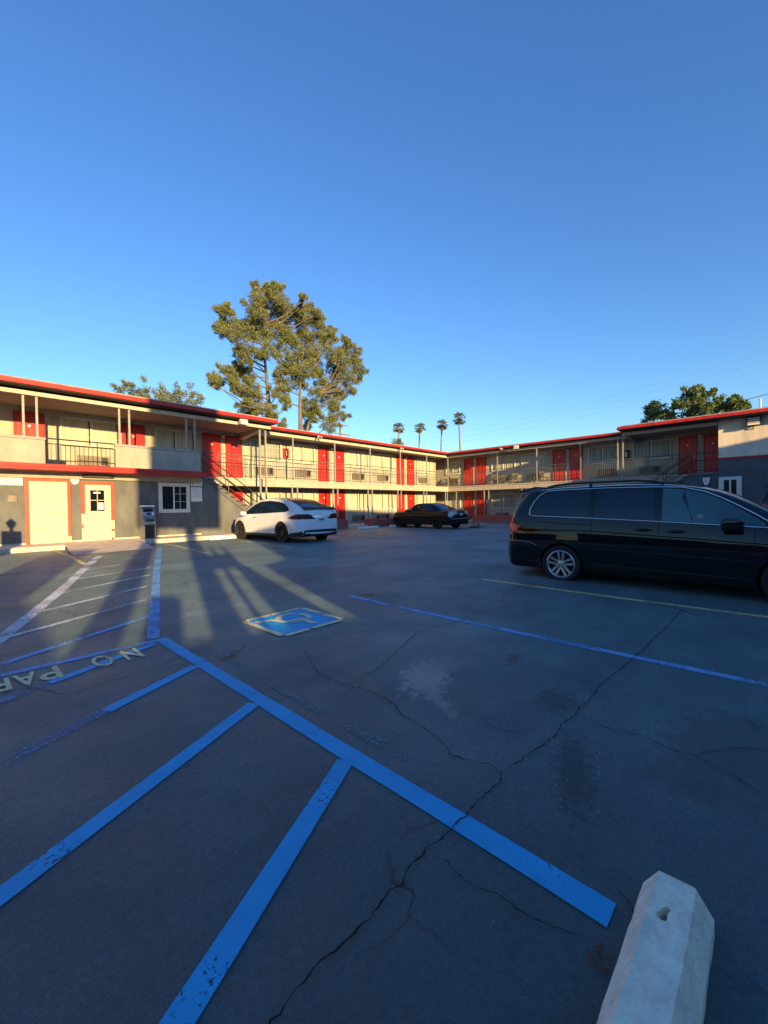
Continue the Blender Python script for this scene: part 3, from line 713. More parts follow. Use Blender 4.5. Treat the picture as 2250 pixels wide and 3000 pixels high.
# pink cloth seen in a lower window
def make_ac():
    m = MB(); m.box((-.54, -.09, 0), (.54, 0, .40)); o = m.build('air_conditioner', M['ac'], bld, world_pos=False, bevel=.01)
    m = MB()
    for k in range(13): m.box((-.48, -.104, .05 + k * .024), (.20, -.088, .062 + k * .024))
    m.build('grille', M['ac'], o, world_pos=False)
    m = MB(); m.box((.26, -.098, .06), (.48, -.086, .34)); m.build('control_panel', M['black'], o, world_pos=False)
    return o
ac0 = make_ac(); fa = [True]
def add_ac(x, y, z, rz, sx=.95):
    o = ac0 if fa[0] else copy_tree(ac0, bld); fa[0] = False; place(o, x, y, z, rz, sx)
for x in (3.9, 11.32, 13.74, 17.98, 20.3, 24.7): add_ac(x, VW, 3.17, 0)
for x in (13.74, 17.98, 20.3, 24.7): add_ac(x, VW, .50, 0)
for y in (18.3, 14.0, 11.72, 7.2, 5.0): add_ac(UW, y, 3.12, ROT_B); 
for y in (14.1, 11.72, 7.2): add_ac(UW, y, .48, ROT_B)
# little ceiling lamps between the doors
def wall_lamp(x, y, z, rz):
    m = MB(); m.lathe([(.0, .0), (.07, .0), (.075, -.03), (.06, -.10), (.0, -.13)], 14); o = m.build('wall_lamp', M['sign_white'], bld, world_pos=False, smooth=True)
    m = MB(); m.cbox((0, 0, .015), (.16, .14, .03)); m.build('lamp_bracket', M['iron'], o, world_pos=False)
    place(o, x, y, z, rz)
for x in (9.12, 15.82, 22.70): wall_lamp(x, VW - .10, 4.98, 0)
for y in (16.3, 9.52, 2.70): wall_lamp(UW - .10, y, 4.98, 0)

# office front: doors, window, mail flap, plaque
def office_door(x0, x1, z0, z1, leaf, name='office_door'):
    m = MB(); m.box((x0, VF-.03, z0), (x1, VF+.02, z1)); d = part(m, name, leaf, bevel=.005); return d
def frame_rect(m, x0, x1, z0, z1, t, y0, y1, bottom=False):
    m.box((x0 - t, y0, z0), (x0, y1, z1 + t)); m.box((x1, y0, z0), (x1 + t, y1, z1 + t)); m.box((x0, y0, z1), (x1, y1, z1 + t))
    if bottom: m.box((x0 - t, y0, z0 - t), (x1 + t, y1, z0))
d1 = office_door(1.71, 2.67, .44, 2.40, 'cream_door')
m = MB(); frame_rect(m, 1.71, 2.67, .42, 2.40, .09, VF-.05, VF+.02); m.build('door_frame', M['red_frame'], d1, bevel=.006)
m = MB()
for k in range(1, 7): m.box((1.71 + k * .137 - .006, VF-.047, .5), (1.71 + k * .137 + .006, VF-.031, 2.34))
for z in (.5, .95, 1.42, 1.89, 2.34): m.box((1.75, VF-.045, z-.008), (2.63, VF-.032, z+.008))
for k in range(9):
    a = (1.95 + .23 * (k % 3), VF-.04, .85 + .5 * (k // 3)); m.tube([a, (a[0]+.07, a[1], a[2]+.05), (a[0]+.05, a[1], a[2]+.13), (a[0]-.02, a[1], a[2]+.10), (a[0], a[1], a[2]+.04)], .006, 4)
m.build('security_grille', M['cream_door'], d1)
m = MB(); m.cbox((2.58, VF-.055, 1.30), (.035, .03, .05)); m.cbox((2.58, VF-.06, 1.21), (.06, .05, .03)); m.build('handle', M['metal'], d1)
m = MB(); m.box((2.672, VF-.054, .42), (2.762, VF-.051, .62)); m.build('worn_patch', M['worn_trim'], d1)
d2 = office_door(3.14, 3.89, .45, 2.33, 'cream_door')
m = MB(); frame_rect(m, 3.14, 3.89, 1.35, 2.33, .10, VF-.05, VF+.02); m.build('door_frame', M['red_frame'], d2)
for a_, b_ in (((3.891, VF-.05, 1.10), (3.989, VF+.02, 1.348)), ((3.891, VF-.05, .72), (3.989, VF+.02, .80)), ((3.041, VF-.05, .86), (3.08, VF+.02, 1.0)), ((3.891, VF-.05, .42), (3.95, VF+.02, .5))):
    m = MB(); m.box(a_, b_); m.build('paint_patch', M['red_frame'], d2)
m = MB(); m.box((3.04, VF-.046, .42), (3.138, VF+.02, 1.348)); m.build('door_trim', M['worn_trim'], d2)
m = MB(); m.box((3.892, VF-.046, .42), (3.985, VF+.02, 1.10)); m.build('door_trim', M['worn_trim'], d2)
m = MB(); m.box((3.28, VF-.042, 1.42), (3.70, VF-.032, 2.15)); wp = m.build('window', M['dark_glass'], d2)
m = MB(); frame_rect(m, 3.29, 3.69, 1.43, 2.14, .03, VF-.056, VF-.03, True); m.cbox((3.49, VF-.045, 1.78), (.02, .02, .7)); m.cbox((3.49, VF-.045, 1.80), (.4, .02, .02)); m.build('window_frame', M['cream_door'], wp)
m = MB(); m.box((3.38, VF-.047, 2.03), (3.58, VF-.043, 2.08)); m.box((3.52, VF-.047, 1.48), (3.66, VF-.043, 1.72)); m.build('notice', M['sign_white'], wp)
m = MB(); m.cbox((3.20, VF-.06, 1.22), (.12, .04, .025)); m.cbox((3.20, VF-.04, 1.33), (.04, .03, .04)); m.build('handle', M['metal'], d2)
m = MB(); 
for xa in (3.22, 3.55): m.box((xa, VF-.042, .60), (xa + .26, VF-.03, 1.28)); 
m.build('door_panel', M['cream_door'], d2, bevel=.008)
m = MB(); frame_rect(m, 5.56, 6.43, 1.46, 2.33, .14, VF-.06, VF+.01, True); ow = part(m, 'window', 'frame', bevel=.012)
m = MB(); m.box((5.56, VF-.022, 1.46), (6.43, VF-.006, 2.33)); m.build('pane', M['dark_glass'], ow)
m = MB(); m.cbox((5.97, VF-.035, 1.895), (.045, .02, .87)); m.cbox((6.2, VF-.03, 1.895), (.014, .015, .87)); m.cbox((5.76, VF-.03, 1.895), (.012, .012, .87)); m.cbox((6.2, VF-.03, 2.05), (.42, .015, .014)); m.cbox((6.2, VF-.03, 1.75), (.42, .015, .014)); m.build('mullions', M['white'], ow)
m = MB()
for k in range(1, 9):
    if k != 4: m.cbox((5.56 + k * .097, VF-.05, 1.895), (.012, .012, .87))
m.build('window_bars', M['iron'], ow)
m = MB(); m.box((1.22, VF-.035, 1.74), (1.44, VF, 1.94)); part(m, 'mail_flap', 'ac', bevel=.008)
m = MB(); m.box((-30, VF-.004, G+.15), (7.0, VF-.001, G+.22)); part(m, 'base_strip', 'kerb')
# right block window
m = MB(); 
def frx(m, y0, y1, z0, z1, t, x0, x1):
    m.box((x0, y0 - t, z0 - t), (x1, y0, z1 + t)); m.box((x0, y1, z0 - t), (x1, y1 + t, z1 + t)); m.box((x0, y0, z1), (x1, y1, z1 + t)); m.box((x0, y0, z0 - t), (x1, y1, z0))
frx(m, 1.08, 1.60, 1.40, 2.44, .15, UF-.06, UF+.01); ow = part(m, 'window', 'frame', bevel=.012)
m = MB(); m.box((UF-.022, 1.08, 1.40), (UF-.006, 1.60, 2.44)); m.build('pane', M['dark_glass'], ow)
m = MB(); m.cbox((UF-.035, 1.34, 1.92), (.02, .06, 1.04)); m.box((UF-.04, 1.08, 1.40), (UF-.02, 1.11, 2.44)); m.box((UF-.04, 1.57, 1.40), (UF-.02, 1.60, 2.44)); m.build('mullions', M['white'], ow)
m = MB()
for k in range(1, 5): m.cbox((UF-.03, 1.11 + k * .045, 1.92), (.012, .012, 1.0)); m.cbox((UF-.03, 1.36 + k * .045, 1.92), (.012, .012, 1.0))
m.build('window_bars', M['iron'], ow)
# ---------------------------------------------------------------- small things on and by the building
def thing(name, loc, label, cat, group=None, rz=0, scale=1): return tag(empty(name, loc, rz, scale), label, cat, group)
LP = dict(world_pos=False)
# cash machine
atm = thing('cash_machine', (4.93, 16.42, G + .16), 'grey cash machine with lit white top standing against the office wall', 'cash machine')
m = MB(); m.prism([(-.22, 0), (.26, 0), (.26, 1.12), (.20, 1.20), (-.13, .80), (-.16, .74), (-.22, .72)], 'x', -.20, .20); m.build('cabinet', M['post'], atm, bevel=.01, **LP)
m = MB(); m.prism([(-.21, .74), (-.14, .82), (-.05, 1.08), (.22, 1.16), (.22, .74)], 'x', -.205, .205); m.build('fascia', M['metal'], atm, bevel=.008, **LP)
m = MB(); m.box((-.20, -.14, 1.135), (.20, .24, 1.20)); m.build('light_box', M['white'], atm, bevel=.012, **LP)
def tilt_panel(x0, x1, t0, t1, mat, name):
    a, b = Vector((0, -.145, .82)), Vector((0, -.055, 1.08)); n = Vector((0, -.26, .09)).normalized() * .006
    p, q = a.lerp(b, t0) + n, a.lerp(b, t1) + n
    m = MB(); m.add([(x0, p.y, p.z), (x1, p.y, p.z), (x1, q.y, q.z), (x0, q.y, q.z)], [(0, 1, 2, 3)]); m.build(name, M[mat], atm, **LP)
tilt_panel(-.16, .16, .55, .95, 'dark_glass', 'screen'); tilt_panel(-.06, .08, .1, .42, 'black', 'keypad'); tilt_panel(.10, .17, .1, .5, 'sign_white', 'card_slot')
m = MB(); m.box((-.12, -.226, .62), (.15, -.214, .70)); m.box((-.16, -.225, .02), (.16, -.219, .50)); m.build('door_panel', M['black'], atm, **LP)
m = MB(); m.cbox((-.12, -.226, .56), (.07, .012, .035)); m.cbox((.15, -.226, .57), (.07, .012, .04)); m.build('sticker', M['sign_white'], atm, **LP)
# signs on the left wall
def text_bars(m, x0, x1, z0, z1, y, rows, seed=1, axis='x', hfrac=.45):
    r = random.Random(seed); dz = (z1 - z0) / rows
    for k in range(rows):
        x = x0 + r.uniform(0, .06) * (x1 - x0); zc = z1 - (k + .5) * dz
        while x < x1 - .02:
            w = r.uniform(.03, .11) * (x1 - x0) * 1.6; xe = min(x1, x + w)
            if axis == 'x': m.box((x, y - .002, zc - dz * hfrac / 2), (xe, y, zc + dz * hfrac / 2))
            else: m.box((y - .002, x, zc - dz * hfrac / 2), (y, xe, zc + dz * hfrac / 2))
            x = xe + .014 * (x1 - x0) * 2
sg = tag(MB().build('x', M['white']), None); bpy.data.objects.remove(sg)
def sign_a(name, x0, x1, z0, z1, label, y=VF - .004):
    m = MB(); m.box((x0, y - .012, z0), (x1, y, z1)); o = m.build(name, M['sign_white'], bevel=.003); return tag(o, label, 'sign')
s1 = sign_a('wall_sign', 6.63, 7.07, 2.37, 2.66, 'small white camera warning sign above the larger notice by the office window')
m = MB(); text_bars(m, 6.68, 7.04, 2.58, 2.64, VF-.017, 1, 3, hfrac=.6); m.tube([(6.68, VF-.02, 2.44), (6.75, VF-.02, 2.50)], .022, 6); m.cbox((6.71, VF-.018, 2.42), (.05, .003, .012)); m.build('printed_camera_symbol', M['sign_ink'], s1)
m = MB(); text_bars(m, 6.80, 7.04, 2.40, 2.55, VF-.017, 4, 5); m.build('printed_text', M['sign_faint'], s1)
s2 = sign_a('wall_sign', 6.63, 7.06, 1.75, 2.32, 'tall white notice of small print right of the office window')
m = MB(); text_bars(m, 6.67, 7.02, 1.90, 2.29, VF-.017, 12, 7); m.build('printed_text', M['sign_faint'], s2)
s3 = sign_a('wall_sign', .30, 1.58, 2.26, 2.62, 'long white sign with a red heading at the left end of the office wall')
m = MB(); text_bars(m, .40, 1.50, 2.53, 2.60, VF-.017, 1, 9, hfrac=.7); m.build('printed_heading', M['sign_red'], s3)
m = MB(); text_bars(m, .40, 1.45, 2.30, 2.50, VF-.017, 2, 11); m.build('printed_text', M['sign_faint'], s3)
s4 = MB(); s4.box((3.05, 16.6, 2.56), (3.95, 16.63, 2.66)); s4 = tag(s4.build('door_sign', M['black']), 'narrow dark sign with faint lettering over the office door', 'sign')
m = MB(); text_bars(m, 3.15, 3.85, 2.585, 2.64, 16.596, 1, 4, hfrac=.8); m.build('printed_text', M['sign_ink'], s4)
def shield(name, c, axis, label):
    pts = [(-.5, .5), (0, .42), (.5, .5), (.46, .0), (.3, -.33), (0, -.5), (-.3, -.33), (-.46, .0)]
    sc, T = (.26, .26) if axis == 'x' else (.27, .40), .02
    P = [(c[0] + p[0] * sc[0], c[1] + p[1] * sc[1]) for p in pts]
    bk = [(c[0] + sx * sc[0] * .56, c[1] + sz * sc[1] * .58) for sx, sz in ((-1, -1), (1, -1), (1, 1), (-1, 1))]
    m = MB()
    if axis == 'x': m.prism(bk, 'y', VF - .012, VF)
    else: m.prism(bk, 'x', UF + .088, UF + .10)
    o = tag(m.build(name, M['black' if axis == 'y' else 'grey_wall'], bevel=.003), label, 'sign')
    m = MB()
    if axis == 'x': m.prism(P, 'y', VF - .03, VF - .012)
    else: m.prism(P, 'x', UF + .07, UF + .088)
    s = m.build('shield', M['sign_white'], o, bevel=.003)
    m = MB()
    if axis == 'x': m.cbox((c[0], VF-.032, c[1] + .03), (.12, .003, .02))
    else:
        m.cbox((UF+.069, c[0], c[1] + .07), (.003, .16, .025)); m.cbox((UF+.069, c[0], c[1] - .01), (.003, .10, .06))
    m.build('printed_text', M['sign_faint'], s); return o
shield('security_shield_sign', (2.88, 2.45), 'x', 'white shield shaped alarm sign between the two cream office doors')
shield('security_shield_sign', (2.23, 2.42), 'y', 'white shield sign on a black plate beside the right stairs')
# fire extinguisher boxes
def ext_box(loc, rz, label):
    o = thing('extinguisher_cabinet', loc, label, 'fire extinguisher', 'extinguisher cabinets on the upper gallery', rz)
    m = MB(); m.box((-.15, -.16, 0), (.15, 0, .50)); m.build('cabinet', M['black' if rz else 'red_door'], o, bevel=.008, **LP)
    m = MB(); m.box((-.10, -.168, .06), (.10, -.158, .44)); m.build('cabinet_door', M['dark_glass'], o, **LP)
    m = MB(); m.box((-.04, -.176, .10), (.05, -.166, .38)); m.build('label', M['sign_white'], o, **LP)
ext_box((12.6, VW, 4.16), 0, 'dark red extinguisher cabinet between windows on the left gallery')
ext_box((UW, 6.15, 4.05), ROT_B, 'black extinguisher cabinet between windows on the right gallery')
# floodlights
def flood(loc, rz, label, s=1, mat='beam', cat='floodlight'):
    o = thing('floodlight', loc, label, cat, None, rz, s)
    m = MB(); m.prism([(-.20, -.02), (0, .0), (0, .26), (-.14, .26)], 'x', -.17, .17); m.build('housing', M[mat], o, bevel=.01, **LP)
    m = MB(); m.add([(-.14, -.205, .0), (.14, -.205, .0), (.14, -.155, .235), (-.14, -.155, .235)], [(0, 1, 2, 3)]); l = m.build('lens', M['sign_white'], o, **LP)
    m = MB()
    for k in range(1, 4): z = k * .06; m.tube([(-.14, -.207 + z * .21, z), (.14, -.207 + z * .21, z)], .008, 4)
    m.build('lens_ribs', M['iron'], l, **LP)
    m = MB(); m.tube([(0, -.05, .0), (0, -.05, -.08), (0, .05, -.10)], .018, 6); m.build('bracket', M['iron'], o, **LP)
flood((8.7, 16.45, 5.03), 0, 'tan floodlight under the left roof edge above the stairs')
flood((UF - .02, .52, 4.84), ROT_B, 'dark ribbed floodlight on the beige wall at the right edge', 1.45, 'iron')
flood((UE - .45, 12.15, 5.10), ROT_B, 'tan floodlight under the middle of the right wing eave', .9)
for k, (x, y, lb) in enumerate([(13.6, 17.55, 'twin spot lamp under the far left eave near the stairs'), (20.3, 17.55, 'twin spot lamp under the far left eave before the corner'), (UE - .55, 13.3, 'twin spot lamp under the right wing eave')]):
    o = thing('spot_lamp', (x, y, 5.28), lb, 'spot lamp')
    m = MB(); m.lathe([(0, 0), (.05, 0), (.05, -.04), (0, -.04)], 12); m.build('mount', M['beam'], o, **LP)
    for s in (-1, 1):
        m = MB(); m.tube([(0, 0, -.03), (s * .08, -.05, -.07)], .015, 6); m.tube([(s * .08, -.05, -.06), (s * .11, -.16, -.10)], [.03, .055], 10); m.build('lamp_head', M['beam'], o, smooth=True, **LP)

# ---------------------------------------------------------------- planters and plants
def planter(x0, y0, x1, y1, h, label, long='x'):
    o = thing('planter', ((x0 + x1) / 2, (y0 + y1) / 2, G), label, 'planter', 'salmon block planters along the walkways')
    hx, hy = (x1 - x0) / 2, (y1 - y0) / 2; t = .14; m = MB()
    m.box((-hx, -hy, -.2), (hx, -hy + t, h)); m.box((-hx, hy - t, -.2), (hx, hy, h)); m.box((-hx, -hy + t, -.2), (-hx + t, hy - t, h)); m.box((hx - t, -hy + t, -.2), (hx, hy - t, h))
    m.build('planter_wall', M['brick'], o, bevel=.008, **LP)
    m = MB(); m.box((-hx + t, -hy + t, -.1), (hx - t, hy - t, h - .08)); m.build('soil', M['soil'], o, **LP)
planter(11.6, 17.0, 15.15, 17.65, .48, 'salmon block planter behind the white car')
planter(17.0, 17.0, 21.9, 17.65, .48, 'long salmon block planter left of the black sedan')
planter(25.35, 5.6, 26.1, 15.3, .46, 'salmon block planter along the right wing behind the minivan')
planter(25.35, 15.9, 26.1, 17.2, .46, 'short salmon block planter in the far corner')
M['leaf_s'] = leaf_mat('succulent_leaf', (.035, .06, .03), (.06, .09, .04), (.10, .12, .06), .15)
def small_plant(x, y, z, h, seed, label):
    o = thing('potted_plant', (x, y, z), label, 'plant', 'small plants in the block planters'); r = random.Random(seed); m = MB()
    for k in range(46):
        a = r.uniform(0, 2 * PI); t = r.uniform(.15, 1.35); L = h * r.uniform(.5, 1); d = Vector((math.cos(a) * math.cos(t), math.sin(a) * math.cos(t), math.sin(t)))
        n = d.cross(Vector((0, 0, 1))).normalized() * h * .07; b = Vector((r.uniform(-.05, .05), r.uniform(-.05, .05), r.uniform(0, h * .3)))
        m.add([b - n * .4, b + n * .4, b + d * L * .6 + n, b + d * L, b + d * L * .6 - n], [(0, 1, 2, 3, 4)])
    m.build('foliage', M['leaf_s'], o, **LP)
    m = MB(); m.tube([(0, 0, -.04), (0, 0, h * .4)], .012, 5); m.build('stem', M['soil'], o, **LP)
for i, (x, h, lb) in enumerate([(17.8, .30, 'tufted plant at the left end of the long planter'), (18.7, .34, 'second leafy plant in the long planter'), (20.0, .30, 'third leafy plant in the long planter'), (20.9, .38, 'taller plant in the long planter by the black sedan')]):
    small_plant(x, 17.3, G + .40, h, i, lb)
small_plant(14.6, 17.3, G + .40, .25, 9, 'small plant in the planter behind the white car')

# ---------------------------------------------------------------- chairs and odds on the gallery
def chair(x, y, z, rz, label, group='chairs on the right gallery'):
    o = thing('patio_chair', (x, y, z), label, 'chair', group, rz)
    m = MB(); m.box((-.25, -.24, .40), (.25, .24, .44)); m.build('seat', M['ac'], o, bevel=.01, **LP)
    m = MB(); m.prism([(.22, .44), (.26, .44), (.33, .86), (.29, .86)], 'x', -.24, .24); m.build('backrest', M['ac'], o, bevel=.01, **LP)
    for sx in (-1, 1):
        for sy in (-1, 1):
            m = MB(); m.tube([(sx * .23, sy * .21, .41), (sx * .25, sy * .25, 0)], .018, 6); m.build('leg', M['iron'], o, **LP)
        m = MB(); m.tube([(sx * .26, -.24, .42), (sx * .27, -.22, .63), (sx * .27, .26, .65)], .016, 6); m.build('armrest', M['iron'], o, **LP)
chair(27.0, 14.6, DZ, ROT_B, 'brown patio chair by the window near the red doors'); chair(27.0, 13.0, DZ, ROT_B, 'brown patio chair in front of the third gallery window')
chair(27.0, 11.2, DZ, ROT_B, 'brown patio chair nearest the single red door')
chair(26.8, 18.5, DZ, ROT_B * 1.4, 'dark patio chair in the shaded gallery corner')
tb = thing('patio_table', (26.75, 17.6, DZ), 'round dark patio table in the gallery corner', 'table')
m = MB(); m.lathe([(0, .60), (.42, .60), (.44, .62), (.42, .64), (0, .64)], 24); m.build('table_top', M['ac'], tb, **LP)
for k in range(3):
    a = k * 2.09; m = MB(); m.tube([(.1 * math.cos(a), .1 * math.sin(a), .6), (.3 * math.cos(a), .3 * math.sin(a), 0)], .02, 6); m.build('leg', M['iron'], tb, **LP)

# ---------------------------------------------------------------- wheel stops
def wheel_stop(loc, rz, L, h, w, label, group, holes=True, mat='stop'):
    o = thing('wheel_stop', loc, label, 'wheel stop', group, rz)
    # section (across y, height z), bevelled shoulders; tapered ends
    sec = [(-w/2, 0), (-w/2, h*.42), (-w*.27, h), (w*.27, h), (w/2, h*.42), (w/2, 0)]
    NS = 40 if holes else 2
    xs = [(-L/2, .0)] + [(-L/2 + .05 + (L - .1) * k / (NS - 1), 1) for k in range(NS)] + [(L/2, .0)]; rj_ = random.Random(8); jt = .0016 if holes else 0
    m = MB(); n = len(sec)
    for x, f in xs:
        k = 1 if f else .80
        for (y, z) in sec: m.v.append((x + rj_.uniform(-jt, jt) * (2 if f else 1), y * k + rj_.uniform(-jt, jt), z * (1 if f else .72) - rj_.uniform(0, jt * 1.5) if z > 0 else 0))
    for i in range(len(xs) - 1):
        for j in range(n): m.f.append([i*n + j, i*n + (j+1) % n, (i+1)*n + (j+1) % n, (i+1)*n + j]); m.mi.append(0)
    m.f.append(list(range(n))[::-1]); m.f.append([(len(xs)-1)*n + j for j in range(n)]); m.mi += [0, 0]
    b = m.build('concrete_bar', M[mat], o, bevel=0 if holes else .006, **LP)
    if holes:
        # drilled anchor holes with a chipped rim
        cut = MB()
        for sx in (-1, 1):
            cx = sx * (L/2 - .23)
            P = [(cx + dx, .012 + dy) for dx, dy in ((-.022, .004), (-.016, .016), (-.004, .019), (.010, .012), (.026, .008), (.040, .0), (.044, -.010), (.034, -.016), (.018, -.010), (.004, -.010), (-.012, -.012), (-.020, -.006))]
            cut.prism(P, 'z', h - .075, h + .05)
        c = cut.build('cutter', M['crack'], None)
        c.parent = o
        md = b.modifiers.new('holes', 'BOOLEAN'); md.object = c; md.operation = 'DIFFERENCE'; md.solver = 'EXACT'
        bpy.context.view_layer.update()
        dg = bpy.context.evaluated_depsgraph_get(); me = bpy.data.meshes.new_from_object(b.evaluated_get(dg))
        b.modifiers.clear(); b.data = me; bpy.data.objects.remove(c)
    return o
wheel_stop((1.785 - .95, .238, 0), 0, 1.88, .125, .204, 'large pale concrete wheel stop with a drilled hole in the near right corner', None)
wheel_stop((15.5, 15.75, G), 0, 1.5, .13, .16, 'pale concrete wheel stop in front of the salmon planters', 'distant wheel stops', False, 'white')
wheel_stop((17.75, 15.6, G), 0, 1.5, .13, .16, 'pale concrete wheel stop beside the black sedan nose', 'distant wheel stops', False, 'white')
wheel_stop((7.5, 15.72, G), 0, 1.3, .12, .16, 'pale wheel stop under the nose of the white car', 'distant wheel stops', False, 'white')
# dried leaf tuft beside the near wheel stop
M['dry'] = material('dry_leaf', (.16, .09, .05), .9, vary=.3, scale=60)
m = MB(); r = random.Random(4)
for k in range(46):
    a = r.uniform(0, 2*PI); x, y = 1.40 + r.uniform(-.055, .03), .385 + r.uniform(-.02, .035); L = r.uniform(.008, .02)
    d = Vector((math.cos(a), math.sin(a), r.uniform(0, .5))) * L; n = Vector((-d.y, d.x, 0)) * .25; p = Vector((x, y, .006))
    m.add([p - n, p + d, p + n], [(0, 1, 2)])
tag(m.build('dry_leaves', M['dry']), 'tiny dry brown leaf litter beside the near wheel stop', 'leaf litter', kind='stuff')
M['grit'] = material('grit', (.34, .33, .31), .8, vary=.3, scale=50)
m = MB(); r = random.Random(11)
for k in range(420):
    x, y = r.uniform(.2, 6), r.uniform(-.4, 5)
    if k > 240: x, y = r.gauss(2.35, .32), r.gauss(.75, .18)
    s = r.uniform(.0015, .006) if k < 415 else .009; z = gz(x, y)
    m.add([(x - s, y, z + .001), (x, y - s, z + .001), (x + s, y, z + .001), (x, y + s, z + .001), (x, y, z + s * 1.1)], [(0, 1, 4), (1, 2, 4), (2, 3, 4), (3, 0, 4)])
tag(m.build('loose_grit', M['grit']), 'scattered loose grit and crumbs on the asphalt', 'grit', kind='stuff')
# scooter-like odds lying behind the black sedan
bk = thing('broken_bollard', (18.9, 11.3, .235), 'toppled pale post base lying behind the black sedan', 'post base')
m = MB(); m.lathe([(.0, .10), (.22, .10), (.30, .03), (.30, 0), (0, 0)], 20); m.build('base', M['iron'], bk, **LP)
m = MB(); m.tube([(0, 0, .08), (-.1, .02, .42)], .03, 8); m.tube([(.3, -.1, .06), (.75, -.2, .06)], [.14, .10], 10); m.build('post_stub', M['metal'], bk, **LP)
# ---------------------------------------------------------------- cars
def pchip(xs, ys):
    xs, ys = np.array(xs, float), np.array(ys, float); h = np.diff(xs); dl = np.diff(ys) / h; n = len(xs); d = np.zeros(n)
    for i in range(1, n - 1):
        if dl[i-1] * dl[i] > 0:
            w1, w2 = 2*h[i] + h[i-1], h[i] + 2*h[i-1]; d[i] = (w1 + w2) / (w1 / dl[i-1] + w2 / dl[i])
    d[0], d[-1] = dl[0], dl[-1]
    def f(x):
        x = min(max(x, xs[0]), xs[-1]); i = min(n - 2, max(0, int(np.searchsorted(xs, x) - 1))); t = (x - xs[i]) / h[i]
        return float((2*t**3 - 3*t**2 + 1) * ys[i] + (t**3 - 2*t**2 + t) * h[i] * d[i] + (-2*t**3 + 3*t**2) * ys[i+1] + (t**3 - t**2) * h[i] * d[i+1])
    return f
def car_paint(name, col, rough=.25, metal=0, coat=1.0, spec=.5):
    m = material(name, col, rough, metal, vary=.03, scale=1.5, spec=spec, coat=coat); return m
M['tyre'] = material('tyre_rubber', (.018, .018, .019), .8, vary=.15, scale=30)
M['well'] = material('wheel_well', (.006, .006, .006), .95, vary=.1)
M['rim_silver'] = material('silver_rim', (.55, .56, .57), .28, .85, vary=.04, scale=8)
M['rim_dark'] = material('dark_rim', (.055, .045, .04), .4, .6, vary=.15, scale=10)
M['rim_black'] = material('black_rim', (.02, .021, .024), .4, .5, vary=.1, scale=10)
M['chrome'] = material('chrome_trim', (.75, .77, .80), .15, 1.0, vary=.02)
M['car_glass'] = material('tinted_car_glass', (.005, .018, .034), .03, vary=.02, scale=1, spec=.6)
M['daylit_car_glass'] = material('daylit_car_glass', (.040, .125, .145), .05, vary=.25, scale=.8, spec=.8)  # opaque; teal base stands in for daylight seen through the cabin
M['tail_red'] = material('red_tail_lens', (1.0, .085, .11), .12, vary=.1, scale=12, coat=.2)
M['tail_dark'] = material('smoked_tail_lens', (.07, .008, .010), .3, vary=.3, scale=10, coat=.2, spec=.2)
M['tail_clear'] = material('pale_tail_lens', (.52, .46, .47), .15, vary=.15, scale=14, coat=.8)
M['plate'] = material('licence_plate', (.55, .56, .54), .4, vary=.08, scale=30)
M['plate_ink'] = material('plate_ink', (.06, .07, .16), .5, vary=.1)
